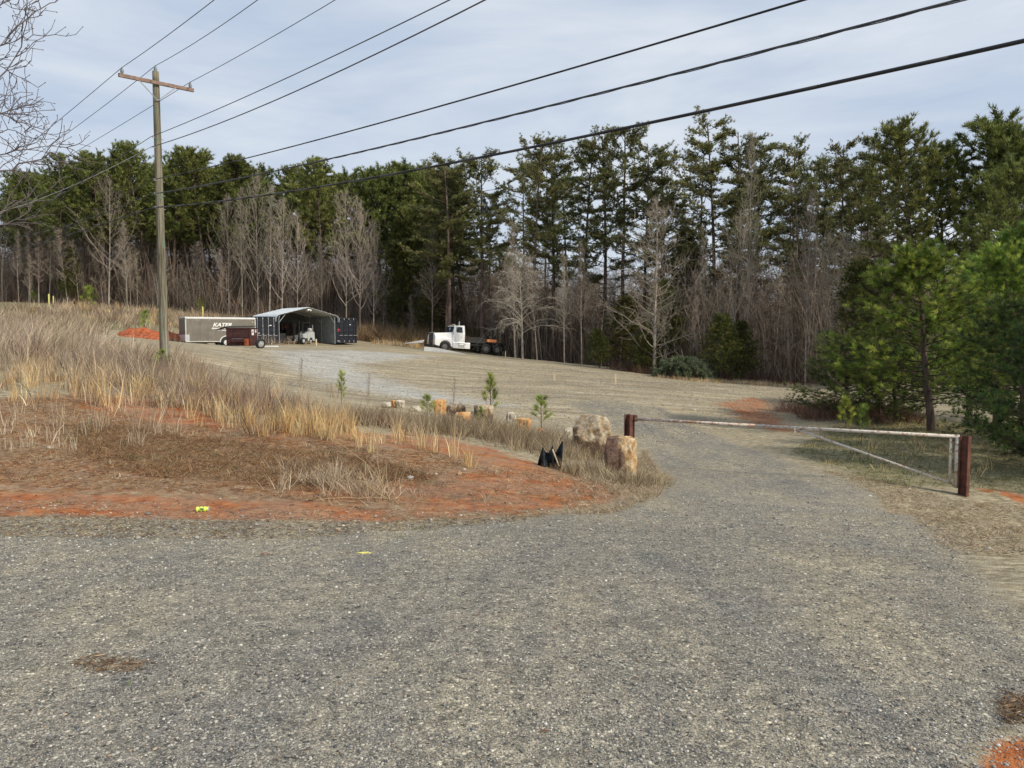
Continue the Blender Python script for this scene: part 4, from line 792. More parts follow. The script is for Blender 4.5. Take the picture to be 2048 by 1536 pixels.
# utility pole and crossarm
PX, PY = ray(316, 300)[0]*27, 27.0; PZ = h(PX, PY); ptop = topz(309, 143, 27.0)
pole = empty('utility_pole', (PX, PY, PZ)); tag(pole, 'weathered wooden utility pole with a reddish crossarm standing in the brush', 'utility pole')
HP = ptop-PZ
g = np.random.default_rng(3); mb = MB(); nseg = 24
for i in range(nseg):
    z0 = -.3+(HP+.3)*i/nseg; z1 = -.3+(HP+.3)*(i+1)/nseg; mb.cyl((.0, 0, z0), (.0, 0, z1), .165-.055*i/nseg, .165-.055*(i+1)/nseg, 14, i in (0, nseg-1))
mb.build('post', M['pole'], pole, True)
ax, ay = .755, .656; armz = topz(309, 168, 27)-PZ; Ma = Matrix.Rotation(math.atan2(ay, ax), 4, 'Z')
m = MB(Ma); m.box(-1.25, 1.25, -.2, -.11, armz-.06, armz+.06); m.build('crossarm', M['arm'], pole, bevel=.005)
for s in (-1, 1):
    m = MB(Ma); m.cyl((s*.6, -.21, armz-.06), (0, -.16, armz-.62), .016, None, 6); m.build('brace', M['galv'], pole)
ins = []
def insulator(x, y, z, rot=Ma):
    m = MB(rot); m.cyl((x, y, z-.14), (x, y, z+.06), .012, None, 6)
    for q, r_ in ((0.02, .055), (.06, .065), (.1, .06), (.14, .045)): m.cyl((x, y, z+q), (x, y, z+q+.03), r_, r_*.85, 12)
    m.cyl((x, y, z+.17), (x, y, z+.21), .03, None, 8)
    m.build('insulator', M['cer'], pole, True); v = rot@Vector((x, y, z+.2)); return Vector((PX+v.x, PY+v.y, PZ+v.z))
iL = insulator(-1.13, -.155, armz+.07); iR = insulator(1.13, -.155, armz+.07); iC = insulator(0, 0, HP)
m = MB(Ma)
for z in (topz(300, 277, 27), topz(300, 297, 27), topz(305, 362, 27), topz(306, 390, 27), topz(306, 417, 27)):
    zz = z-PZ; m.cyl((-.2, -.12, zz), (-.05, -.02, zz), .02, None, 6); m.cyl((-.2, -.17, zz-.03), (-.2, -.17, zz+.03), .028, None, 8); m.cyl((.1, 0, zz), (.2, .02, zz-.02), .01, None, 6)
m.build('wire_bracket', M['galv'], pole)
m = MB(); m.cyl((.13, -.09, 0), (.105, -.07, 3.0), .012, None, 6); m.build('ground_wire', M['galv'], pole)
# wires
def wire(name, P0, k, sgn, samples, r, m, label, T, group=None, twist=0):
    dirx, diry = sgn, -k*sgn; dn = math.hypot(1, k); A_ = []; b_ = []
    for px, py in samples:
        a, bz_ = ray(px, py); t = (a*P0.y-P0.x)/(dirx-a*diry); Yt = P0.y+diry*t; zt = EYE+bz_*Yt; A_.append([t, t*t]); b_.append(zt-P0.z)
    c = np.linalg.lstsq(np.array(A_), np.array(b_), rcond=None)[0] if len(samples) > 1 else np.array([b_[0]/A_[0][0], 0])
    if len(samples) > 1 and c[1] < 0: c = np.array([np.sum(np.array(A_)[:, 0]*b_)/np.sum(np.array(A_)[:, 0]**2), 0])
    n_ = 40; pts = [(P0.x+dirx*T*i/n_, P0.y+diry*T*i/n_, P0.z+c[0]*T*i/n_+c[1]*(T*i/n_)**2) for i in range(n_+1)]
    mb = MB(); mb.tube(pts, r, 6)
    if twist:
        for q in range(2):
            pp = [(x_, y_, z_) for x_, y_, z_ in pts]; fine = []
            for i in range(n_):
                for s_ in range(6):
                    f_ = s_/6; p_ = [pp[i][j]*(1-f_)+pp[i+1][j]*f_ for j in range(3)]; an = (i*6+s_)*.9+q*math.pi; fine.append((p_[0]+math.cos(an)*twist*.3, p_[1], p_[2]+math.sin(an)*twist-.01))
            mb.tube(fine, r*.6, 5)
    return tag(mb.build(name, m, None, True), label, 'wire', group)
K1 = 1.15; K2 = .9
gz = lambda py: Vector((PX-.16, PY-.2, topz(300, py, 27)))
wire('power_line', iL, K1, 1, [(428, 0), (340, 67)], .011, M['wire'], 'thin power line rising right from the left insulator', 34)
wire('power_line', iC, K1, 1, [(515, 0), (420, 66)], .011, M['wire'], 'thin power line rising right from the pole top', 34)
wire('power_line', iR, K1, 1, [(670, 0), (520, 88)], .011, M['wire'], 'thin power line rising right from the right insulator', 34)
wire('power_line', gz(277), K1, 1, [(460, 207), (650, 121), (898, 0)], .012, M['wire'], 'upper neutral wire running right from the pole below the crossarm', 34)
wire('power_line', gz(297), K1, 1, [(460, 237), (700, 135), (967, 0)], .014, M['wire'], 'second wire below the crossarm running to the upper right', 34)
wire('telephone_cable', gz(362), K1, 1, [(560, 299), (800, 233), (1200, 127), (1590, 0)], .014, M['cable'], 'thin communication cable, highest of the three crossing the whole sky', 34)
wire('telephone_cable', gz(390), K1, 1, [(560, 338), (800, 287), (1200, 184), (1915, 0)], .012, M['wire'], 'lashed grey communication cable, middle of the three crossing the sky', 34, None, .011)
wire('telephone_cable', gz(417), K1, 1, [(560, 388), (800, 345), (1200, 263), (2048, 85)], .021, M['cable'], 'thick black cable, lowest crossing the sky to the right edge', 34)
wire('power_line', iL, K2, -1, [(110, 247), (30, 312)], .011, M['wire'], 'thin power line going left from the left insulator', 45)
wire('power_line', iC, K2, -1, [(180, 233), (60, 318)], .011, M['wire'], 'thin power line going left from the pole top', 45)
wire('power_line', iR, K2, -1, [(180, 287), (80, 345)], .011, M['wire'], 'thin power line going left from the right insulator', 45)
wire('power_line', gz(277), K2, -1, [(215, 330)], .012, M['wire'], 'upper neutral wire going left from the pole', 45)
wire('power_line', gz(297), K2, -1, [(103, 389), (20, 418)], .012, M['galv'], 'pale wire crossing the pines left of the pole', 45)
wire('telephone_cable', gz(362), K2, -1, [(200, 420)], .012, M['cable'], 'thin communication cable descending left from the pole', 45)
wire('telephone_cable', gz(390), K2, -1, [(180, 437), (0, 478)], .018, M['cable'], 'communication cable going left across the lower pine crowns', 45)
wire('telephone_cable', gz(417), K2, -1, [(85, 485), (200, 450)], .02, M['cable'], 'lowest cable going left from the pole across the bare trunks', 45)

# enclosed trailer
M['trim'] = noisy('dulled_white_trim', (.5, .5, .47), (.62, .61, .58), 3, .5)
rz = R(37); Y0 = 59.7; X0 = ray(372, 690)[0]*Y0; TZ = .56
tr = empty('enclosed_trailer', (X0, Y0, TZ), rz); tag(tr, 'taupe enclosed cargo trailer with white lettering parked at the left of the yard', 'trailer')
Lt, Wt, zb, zt = 5.6, 2.1, .42, 2.36
m = MB(); m.extx([(0, zb), (Wt, zb), (Wt, zt-.1), (Wt-.14, zt+.02), (.14, zt+.02), (0, zt-.1)], .0, Lt); m.build('body', M['taupe'], tr, bevel=.03)
m = MB(); m.extx([(-.02, zt-.1), (-.02, zt-.04), (.12, zt+.06), (Wt-.12, zt+.06), (Wt+.02, zt-.04), (Wt+.02, zt-.1), (Wt-.05, zt-.1), (Wt-.05, zt-.02), (.05, zt-.02), (.05, zt-.1)], -.02, Lt+.02); m.build('roof_trim', M['trim'], tr, bevel=.012)
m = MB()
for i in range(11): m.box(.25+i*.5, .29+i*.5, .16, Wt-.16, zt+.062, zt+.08)
m.build('roof_rib', M['alu'], tr)
m = MB(); m.box(-.03, -.004, .08, Wt-.08, zb+.56, zt-.16); m.build('front_panel', M['darkpanel'], tr)
m = MB(); m.box(-.045, -.006, .0, Wt, zb+.02, zb+.56); m.box(-.045, .28, -.025, -.004, zb+.02, zb+.56); m.build('stone_guard', M['alu'], tr)
m = MB(); m.box(-.03, .06, -.022, -.003, zb+.56, zt-.14); m.box(Lt-.07, Lt+.02, -.02, -.003, zb, zt-.14); m.build('corner_trim', M['alu'], tr)
m = MB(); m.box(-.02, 2.6, -.03, -.004, zb-.03, zb+.03); m.box(3.7, Lt+.02, -.03, -.004, zb-.03, zb+.03); m.build('skirt_rail', M['trim'], tr)
m = MB()
for x in np.arange(.5, Lt-.1, .61): m.box(x, x+.01, -.006, .0, zb+.06, zt-.15)
m.build('panel_seam', M['darkpanel'], tr)
m = MB(); m.box(.1, Lt-.1, .2, Wt-.2, .3, .41); m.build('chassis', M['black'], tr)
fx = 3.15; fr = .47; pr = []
for i in range(13): t = math.pi*i/12; pr.append((fx+fr*math.cos(t), .36+fr*math.sin(t)))
for i in range(12, -1, -1): t = math.pi*i/12; pr.append((fx+(fr+.08)*math.cos(t), .36+(fr+.08)*math.sin(t)))
m = MB(); m.ext(pr, -.1, .0); m.build('fender', M['trim'], tr)
m = MB(); pr = [(fx+fr*math.cos(math.pi*i/12), .36+fr*math.sin(math.pi*i/12)) for i in range(13)]; m.ext(pr, -.008, .03); m.build('wheel_well', M['black'], tr)
tyre('wheel', tr, fx, -.0, .34, .35, .22, M['white'], .2)
tyre('wheel', tr, fx, Wt-.05, .34, .35, .22, M['white'], .2)
m = MB(); m.cyl((-1.25, Wt/2, .42), (.2, .25, .36), .045, None, 6); m.cyl((-1.25, Wt/2, .42), (.2, Wt-.25, .36), .045, None, 6); m.box(-1.42, -1.1, Wt/2-.06, Wt/2+.06, .36, .48); m.build('tongue', M['black'], tr)
m = MB(); m.cyl((-1.1, Wt/2-.1, .06), (-1.1, Wt/2-.1, .85), .035, None, 8); m.box(-1.2, -1.0, Wt/2-.2, Wt/2, .02, .06); m.box(-.95, -.4, Wt/2-.18, Wt/2+.18, .44, .6); m.cyl((-1.1, Wt/2-.1, .82), (-1.28, Wt/2-.16, .84), .015, None, 6); m.build('tongue_jack', M['black'], tr)
m = MB(); m.box(2.15, 2.25, .2, .28, zt+.06, zt+.14); m.build('roof_vent', M['black'], tr)
text('lettering', 'KATER', .42, M['white'], tr, Matrix.Translation((2.85, -.008, 1.78))@FRONT, .35, 1.18, .012)
g = np.random.default_rng(14)
for x0, x1, z0, hh_ in ((2.02, 3.9, 1.44, .12), (2.55, 3.3, 1.3, .075)):      # small lettering too blurred in the photo to read: short slanted strokes
    m = MB(); x = x0
    while x < x1:
        w_ = g.uniform(.035, .085)
        if g.uniform() < .86: m.add([(x, -.01, z0), (x+w_, -.01, z0), (x+w_+.035, -.01, z0+hh_*g.uniform(.6, 1)), (x+.035, -.01, z0+hh_)], [(0, 1, 2, 3)])
        x += w_+.025
    m.build('lettering', M['white'], tr)
m = MB(); m.box(Lt-.3, Lt-.2, -.02, -.005, zt-.35, zt-.28); m.box(.2, .3, -.02, -.005, zb+.62, zb+.66); m.build('marker_light', M['amber'], tr)

# dumpster
Yd = 51.8; Xd = ray(453, 700)[0]*Yd; DZ = h(Xd+.8, Yd)
du = empty('dumpster', (Xd, Yd, DZ), R(-6)); tag(du, 'rusty maroon dumpster with its black lid flap sticking out in front of the trailer', 'dumpster')
m = MB(); m.ext([(0, .04), (1.72, .04), (1.72, 1.3), (0, 1.3)], 0, 1.2); m.build('bin', M['dumpster'], du, bevel=.02)
m = MB(); m.box(-.03, 1.75, -.03, 0.0, 1.22, 1.3); m.box(1.72, 1.76, -.03, 1.2, 1.22, 1.3); m.box(-.01, 1.73, -.02, 0, .6, .64); m.box(1.66, 1.735, -.03, .0, .04, 1.22)
for x in (.5, .78): m.box(x, x+.05, -.022, 0, .64, 1.22)
m.build('rib', M['dumpster'], du)
m = MB(); m.box(.55, 1.45, -.3, 0, .3, .52); m.build('fork_pocket', M['dumpster'], du, bevel=.01)
m = MB(); m.box(.56, 1.3, -.31, -.1, .524, .54); m.build('pocket_edge', M['galv'], du)
m = MB(); m.box(1.45, 1.66, -.3, -.0, .04, .54); m.build('pocket_plate', M['orangerust'], du, bevel=.01)
m = MB(); m.add([(-.05, -.05, 1.32), (1.8, -.05, 1.34), (1.8, 1.25, 1.42), (-.05, 1.25, 1.4), (-.05, -.05, 1.36), (1.8, -.05, 1.38), (1.8, 1.25, 1.46), (-.05, 1.25, 1.44)], [(0,3,2,1),(4,5,6,7),(0,1,5,4),(1,2,6,5),(2,3,7,6),(3,0,4,7)]); m.build('lid', M['black'], du)
m = MB(); m.add([(-.02, .0, 1.36), (-.75, .0, 1.17), (-.7, .5, 1.15), (-.02, .9, 1.4), (-.02, .0, 1.40), (-.75, .0, 1.19), (-.7, .5, 1.17), (-.02, .9, 1.44)], [(0,3,2,1),(4,5,6,7),(0,1,5,4),(1,2,6,5),(2,3,7,6),(3,0,4,7)]); m.build('lid', M['black'], du)
m = MB(); m.box(1.722, 1.73, .3, .62, .78, 1.18); m.build('sticker', M['sticker'], du)
m = MB(); m.cyl((1.728, .46, 1.0), (1.734, .46, 1.0), .07, None, 14); m.build('sticker_mark', M['black'], du)
m = MB(); m.box(1.722, 1.73, .82, 1.02, .96, 1.18); m.build('sticker', M['sticker'], du)
m = MB(); m.cyl((1.728, .92, 1.11), (1.734, .92, 1.11), .05, None, 12); m.box(1.728, 1.732, .86, .98, .99, 1.02); m.build('sticker_mark', M['red'], du)
# loose wheel leaning on it
Xw = ray(521, 690)[0]*51.2; wz = h(Xw, 51.2)
wl = empty('loose_wheel', (Xw, 51.2, wz+.33), R(52), R(10), 0); tag(wl, 'loose wheel with silver rim leaning against the right side of the dumpster', 'wheel')
ty = tyre('tyre', wl, 0, 0, 0, .36, .24, M['alu'], .21)
Xp, Yp = ray(536, 691)[0]*56, 56.0
m = MB(); m.cyl((-.5, 0, .06), (.75, .15, .06), .05, None, 8); o = m.build('plastic_pipe', M['white']); o.location = (Xp, Yp, h(Xp, Yp)); tag(o, 'short white pipe lying on the gravel right of the loose wheel', 'pipe')

# carport and containers
ca = R(42); ux, uy = math.cos(ca), math.sin(ca); OX, OY, OZ = -24.3, 69.6, .6
def loc(lx, ly, z=0): return (OX+ux*lx-uy*ly, OY+uy*lx+ux*ly, OZ+z)
def container(lx, ly, label, open_bars):
    c = empty('shipping_container', loc(lx, ly, .05), ca); tag(c, label, 'shipping container', 'dark shipping containers beside the carport')
    W, Lc, Hc = 2.44, 6.06, 2.59
    for y0 in (0.0, W-.05):
        pr = []; n = 22
        for i in range(n): a0 = .15+i*(Lc-.3)/n; d_ = (Lc-.3)/n; pr += [(a0, 0), (a0+d_*.35, 0), (a0+d_*.5, .04), (a0+d_*.85, .04)]
        vs = [(y0+q, x_, z_) for z_ in (.15, Hc-.1) for x_, q in pr]; k = len(pr); m = MB(); m.add(vs, [(i, i+1, k+i+1, k+i) for i in range(k-1)]); m.build('side_panel', M['navy'], c)
    m = MB(); m.box(.02, W-.02, .1, Lc, Hc-.06, Hc-.02); m.box(.02, W-.02, .12, Lc, .1, .16); m.box(0.02, W-.02, Lc-.05, Lc, .1, Hc-.05); m.build('roof', M['navy'], c)
    m = MB()
    for x in (0, W-.12): m.box(x, x+.12, 0, .14, 0, Hc); m.box(x, x+.12, Lc-.12, Lc+.002, 0, Hc)
    m.box(.12, W-.12, 0, .12, 0, .14); m.box(.12, W-.12, 0, .12, Hc-.12, Hc)
    for x in (-.002, W-.098): m.box(x, x+.1, .14, Lc-.12, 0, .14); m.box(x, x+.1, .14, Lc-.12, Hc-.1, Hc+.002)
    m.build('frame', M['navy'], c, bevel=.01)
    for s in (0, 1):
        x0 = .13+s*(W/2-.13); x1 = x0+W/2-.14; m = MB(); m.box(x0, x1, .05, .09, .15, Hc-.13)
        for i in range(5): z0 = .22+i*.45; m.box(x0+.08, x1-.08, .035, .052, z0, z0+.26)
        d_ = m.build('door', M['navy'], c, bevel=.008)
        for q in (.28, .78):
            xx = x0+(x1-x0)*q; m = MB(); m.cyl((xx, .01, .08), (xx, .01, Hc-.06), .02, None, 8)
            for z0 in (.14, .9, 1.7, Hc-.16): m.box(xx-.04, xx+.04, .0, .036, z0-.04, z0+.04)
            m.build('locking_bar', M['alu'] if open_bars else M['navy'], d_)
            m = MB(); m.box(xx-.02, xx+.36, -.025, -.005, .78, .82); m.build('handle', M['galv'], d_)
        if not open_bars:
            m = MB()
            for q in (.28, .78): xx = x0+(x1-x0)*q; m.box(xx-.03, xx+.03, -.014, -.0, Hc-.2, Hc-.06); m.box(xx-.02, xx+.02, -.014, 0, .1, .3)
            m.build('cam_keeper', M['alu'], d_)
    if not open_bars:
        m = MB(); m.box(.22, .5, .028, .034, 1.22, 1.3); m.box(.22, .5, .028, .034, 1.38, 1.46); m.build('decal', M['red'], c)
        m = MB(); m.box(.24, .34, .028, .034, .2, .3); m.box(1.6, 1.74, .028, .034, 1.86, 1.94); m.build('decal', M['sticker'], c)
    else:
        m = MB(); m.box(1.62, 1.84, .028, .034, 1.72, 1.8); m.box(.5, .66, .028, .034, 1.0, 1.06); m.build('decal', M['sticker'], c)
    return c
container(0, 0, 'dark container with silver door bars standing against the left side of the carport', True)
container(8.66, .1, 'dark container with red decals on its doors right of the carport', False)
cpx = 2.5; W = 6.1; D = 5.6
cpt = empty('carport', loc(cpx, 0), ca); tag(cpt, 'open fronted metal carport with curved eaves between two dark containers', 'carport')
ev, pk = 2.62, 3.62
def roofprof():
    P = [(-.3, ev-.42), (-.3, ev-.08), (-.16, ev+.14), (.12, ev+.27)]; P += [(W/2, pk)]; P += [(W-x, z) for x, z in P[:4][::-1]]; return P
P = roofprof(); vs = []; fs = []; nd_ = 29; k = len(P)
sub = []
for i in range(k-1):
    for q in range(6 if i in (3, 4) else 2):
        n_ = 6 if i in (3, 4) else 2; f_ = q/n_; sub.append((P[i][0]*(1-f_)+P[i+1][0]*f_, P[i][1]*(1-f_)+P[i+1][1]*f_))
sub.append(P[-1]); k = len(sub)
m = MB(); yy = [-.25+(D+.4)*i/60 for i in range(61)]
# horizontal ribs run along the depth, across the slope
cols = []
dist = 0; pts2 = []
for i in range(k-1):
    a_ = np.array(sub[i]); b_ = np.array(sub[i+1]); nrm = np.array([-(b_-a_)[1], (b_-a_)[0]]); nrm = nrm/np.linalg.norm(nrm)
    pts2 += [tuple(a_), tuple(a_+(b_-a_)*.8), tuple(a_+(b_-a_)*.85+nrm*.028), tuple(a_+(b_-a_)*.95+nrm*.028)]
pts2.append(sub[-1]); kk = len(pts2)
m.add([(x, -.28, z) for x, z in pts2]+[(x, D+.15, z) for x, z in pts2]+[(x, -.28, z-.012) for x, z in pts2]+[(x, D+.15, z-.012) for x, z in pts2],
      [(i, i+1, kk+i+1, kk+i) for i in range(kk-1)]+[(2*kk+i, 3*kk+i, 3*kk+i+1, 2*kk+i+1) for i in range(kk-1)]+[(i, 2*kk+i, 2*kk+i+1, i+1) for i in range(kk-1)]+[(kk+i, kk+i+1, 3*kk+i+1, 3*kk+i) for i in range(kk-1)])
m.build('roof', M['roof'], cpt)
def hsiding(x0, x1, y, z0, ztop, n):      # boards running across, y outward
    pr = []
    for i in range(n): a0 = z0+(ztop-z0)*i/n; d_ = (ztop-z0)/n; pr += [(y, a0), (y, a0+d_*.8), (y-.02, a0+d_*.86), (y-.02, a0+d_*.94)]
    pr.append((y, ztop)); k_ = len(pr); mm = MB(); mm.add([(x0, a_, b_) for a_, b_ in pr]+[(x1, a_, b_) for a_, b_ in pr]+[(x0, a_+.03, b_) for a_, b_ in pr]+[(x1, a_+.03, b_) for a_, b_ in pr], [(i, k_+i, k_+i+1, i+1) for i in range(k_-1)]+[(2*k_+i, 2*k_+i+1, 3*k_+i+1, 3*k_+i) for i in range(k_-1)]); return mm
hsiding(.02, W-.02, D-.08, .0, ev+.2, 12).build('rear_wall', M['siding'], cpt)
m = MB(); m.add([(0.05, D-.06, ev+.2), (W-.05, D-.06, ev+.2), (W/2, D-.06, pk-.03), (0.05, D-.03, ev+.2), (W-.05, D-.03, ev+.2), (W/2, D-.03, pk-.03)], [(0, 1, 2), (5, 4, 3), (0, 3, 4, 1), (1, 4, 5, 2), (2, 5, 3, 0)]); m.build('rear_gable', M['siding'], cpt)
for x in (0.0, W-.03):
    pr = []; n = 22
    for i in range(n): a0 = .05+i*(D-.15)/n; d_ = (D-.15)/n; pr += [(a0, 0), (a0+d_*.7, 0), (a0+d_*.78, -.03), (a0+d_*.92, -.03)]
    k_ = len(pr); m = MB(); m.add([(x+q, y_, z_) for z_ in (.02, ev+.1) for y_, q in pr]+[(x+q+.025, y_, z_) for z_ in (.02, ev+.1) for y_, q in pr], [(i, i+1, k_+i+1, k_+i) for i in range(k_-1)]+[(2*k_+i, 3*k_+i, 3*k_+i+1, 2*k_+i+1) for i in range(k_-1)]); m.build('side_wall', M['sidewall'], cpt)
for y in (-.02, D/2, D-.16):
    m = MB(); pts = [(.06, y, 0), (.06, y, ev-.05), (.22, y, ev+.2), (W/2, y, pk-.06), (W-.22, y, ev+.2), (W-.1, y, ev-.05), (W-.1, y, 0)]; m.tube(pts, .032, 6)
    m.cyl((.08, y, ev-.5), (.75, y, ev+.3), .02, None, 6); m.cyl((W-.12, y, ev-.5), (W-.75, y, ev+.3), .02, None, 6); m.build('frame_bow', M['galv'], cpt)
m = MB(); m.box(W/2-.1, W/2+.1, -.32, -.2, pk-.3, pk-.18); m.cyl((W/2-.05, -.3, pk-.24), (W/2-.2, -.42, pk-.34), .05, .09, 10); m.cyl((W/2+.05, -.3, pk-.24), (W/2+.2, -.42, pk-.34), .05, .09, 10); m.build('floodlight', M['white'], cpt)
# forklift inside
fk = empty('forklift', loc(cpx+3.95, 1.3, .0), ca+R(205)); tag(fk, 'faded white forklift parked inside the carport with its rear to the yard', 'forklift')
# local: x from rear (0) to mast (+2.2); y half width .55
m = MB(); m.ext([(0, .25), (-.05, .5), (-.02, 1.12), (.08, 1.22), (.75, 1.25), (1.0, 1.05), (1.75, .95), (1.8, .28), (1.45, .28), (1.4, .55), (1.1, .6), (1.05, .3), (.85, .28), (.78, .5), (.62, .64), (.4, .6), (.3, .35)], -.55, .55); m.build('body', M['forklift'], fk, bevel=.04)
m = MB()
for z in (.88, 1.02): m.box(-.075, -.03, -.38, .38, z, z+.06)
m.box(-.08, -.03, -.3, .3, .7, .75); m.cyl((-.1, 0, .45), (-.02, 0, .45), .07, None, 10); m.build('grille_slot', M['black'], fk)
tyre('wheel', fk, .58, -.46, .27, .27, .18, M['forklift'], .14); tyre('wheel', fk, .58, .46, .27, .27, .18, M['forklift'], .14)
tyre('wheel', fk, 1.75, -.5, .33, .33, .24, M['forklift'], .17); tyre('wheel', fk, 1.75, .5, .33, .33, .24, M['forklift'], .17)
m = MB()
for y in (-.48, .48): m.tube([(.3, y, 1.2), (.45, y, 2.1), (1.7, y, 2.1), (1.75, y, 1.0)], .035, 6)
for i in range(7): m.box(.45+i*.2, .48+i*.2, -.48, .48, 2.09, 2.12)
m.build('overhead_guard', M['black'], fk)
m = MB(); m.box(.7, 1.1, -.25, .25, 1.24, 1.34); m.box(.62, .74, -.25, .25, 1.3, 1.75); m.build('seat', M['black'], fk, bevel=.04)
m = MB()
for y in (-.32, .32): m.box(2.05, 2.15, y-.05, y+.05, .1, 2.3)
m.box(2.08, 2.12, -.32, .32, 2.2, 2.3); m.box(2.08, 2.12, -.32, .32, .9, 1.0); m.build('mast', M['black'], fk)
m = MB()
for y in (-.3, .3): m.box(2.2, 3.1, y-.05, y+.05, .12, .16); m.box(2.18, 2.22, y-.05, y+.05, .12, .7)
m.build('fork', M['black'], fk)
m = MB(); m.cyl((.2, -.32, 1.4), (.2, .32, 1.4), .15, None, 14); m.build('gas_tank', M['white'], fk, True)
m = MB(); m.cyl((.1, .4, 1.2), (.1, .4, 1.9), .03, None, 8); m.build('exhaust_pipe', M['alu'], fk)
# pallets and stored things
def pallet(lx, ly, z, label, rot=0):
    p = empty('pallet', loc(cpx+lx, ly, z), ca+rot); tag(p, label, 'pallet', 'wooden pallets in the carport')
    m = MB()
    for i in range(6): m.box(0, 1.2, .02+i*.17, .12+i*.17, .11, .13)
    for i in range(3): m.box(0, 1.2, .02+i*.425, .12+i*.425, 0, .02)
    for i in range(3): m.box(i*.56, i*.56+.08, .02, .97, .02, .11)
    m.build('deck', M['wood'], p); return p
pallet(1.15, .3, .0, 'wooden pallet at the carport mouth, bottom left one'); pallet(2.4, .35, .0, 'wooden pallet at the carport mouth, bottom right one'); pallet(1.15, .33, .14, 'wooden pallet stacked on the left pallet', .03); pallet(2.42, .38, .14, 'wooden pallet stacked on the right pallet', -.03)
def crate(lx, ly, z, sx, sy, sz, mt, label, nm='storage_box', cat='box'):
    e = empty(nm, loc(cpx+lx, ly, z), ca+.1); tag(e, label, cat); m = MB(); m.box(0, sx, 0, sy, 0, sz); m.build('body', mt, e, bevel=.02)
    m = MB(); m.box(-.02, sx+.02, -.02, sy+.02, sz-.001, sz+.05)
    for q in (.2, .75): m.box(sx*q, sx*q+.06, -.025, 0, .05, sz-.06)
    m.build('lid', mt, e, bevel=.01); return e
crate(.3, 1.6, 0, 1.3, .8, 1.0, M['black'], 'black storage box standing in the left of the carport')
crate(1.9, 2.3, 0, 1.1, .8, .75, M['darkpanel'], 'brown box of gear behind the pallets in the carport')
sh = empty('storage_shelf', loc(cpx+2.3, 4.3, 0), ca); tag(sh, 'dark storage shelf loaded with gear at the back of the carport', 'shelf'); m = MB()
for x in (0, 1.05, 2.1):
    for y in (0, .55): m.box(x, x+.05, y, y+.05, 0, 2.2)
for z in (.15, .8, 1.45, 2.1): m.box(0, 2.15, 0, .6, z, z+.04)
m.build('rack', M['black'], sh)
g = np.random.default_rng(9)
for z in (.19, .84, 1.49):
    x = .08
    while x < 1.8: w_ = g.uniform(.2, .5); m = MB(); m.box(x, x+w_, .08, .5, z, z+g.uniform(.25, .55)); m.build('stored_box', M[['black', 'darkpanel', 'dumpster', 'rust'][int(g.integers(4))]], sh, bevel=.01); x += w_+.06
e = empty('engine_part', loc(cpx+2.6, .7, .27), ca); tag(e, 'dark machine part lying on the right pallet stack', 'machine part'); m = MB(); m.cyl((0, 0, .15), (.7, 0, .15), .15, .12, 12); m.box(.1, .5, -.2, .2, .0, .2); m.cyl((.2, .1, .2), (.25, .1, .45), .06, None, 8); m.build('housing', M['darkpanel'], e, bevel=.01); m = MB(); m.cyl((.7, 0, .15), (.78, 0, .15), .2, None, 16); m.build('flange', M['rust'], e)
e = empty('engine_part', loc(cpx+1.3, .6, .27), ca+.5); tag(e, 'tangle of dark brackets on the left pallet stack', 'machine part'); m = MB()
for i in range(7): m.cyl((i*.13, .1*math.sin(i*2), .03), (i*.13+.2*math.cos(i), .3+.1*math.sin(i), .12+.25*abs(math.sin(i*1.7))), .03, None, 6)
m.build('brackets', M['darkpanel'], e)
Xb, Yb = loc(cpx+3.3, -1.2)[:2]; m = MB(); m.cyl((0, 0, -.1), (0, 0, .62), .085, .08, 12); m.cyl((0, 0, .62), (0, 0, .64), .08, .05, 12); o = m.build('wooden_post', M['stake']); o.location = (Xb, Yb, h(Xb, Yb)); tag(o, 'short pale wooden post standing in front of the forklift', 'post')

# day cab truck
rz = R(27); Yt = 76.5; Xt = ray(869, 700)[0]*Yt; TZ = EYE+ray(869, 701)[1]*Yt
tk = empty('truck', (Xt, Yt, TZ), rz, 0, R(3.6)); tk.rotation_mode = 'XYZ'; tag(tk, 'white day cab truck with a bare black frame parked facing left at the field edge', 'truck')
ws = 2.2
m = MB(); m.extx([(0, .95), (ws, .95), (ws, 1.5), (ws-.35, 1.86), (.35, 1.86), (0, 1.5)], 0, .12)
m.add([(0.1, .28, .95), (0.1, ws-.28, .95), (.1, ws-.3, 1.84), (.1, .3, 1.84), (2.0, .1, .9), (2.0, ws-.1, .9), (2.0, ws-.22, 1.98), (2.0, .22, 1.98)], [(0,3,2,1),(4,5,6,7),(0,1,5,4),(1,2,6,5),(2,3,7,6),(3,0,4,7)]); m.build('hood', M['truckwhite'], tk, bevel=.05)
m = MB(); m.box(-.03, .02, .5, ws-.5, .72, 1.78); m.build('grille', M['black'], tk, bevel=.02)
m = MB(); m.box(-.045, .0, .46, .52, .7, 1.8); m.box(-.045, .0, ws-.52, ws-.46, .7, 1.8); m.box(-.045, 0, .46, ws-.46, 1.78, 1.84)
for i in range(6): m.box(-.04, -.01, .68+i*.165, .70+i*.165, .74, 1.78)
m.build('grille_surround', M['chrome'], tk)
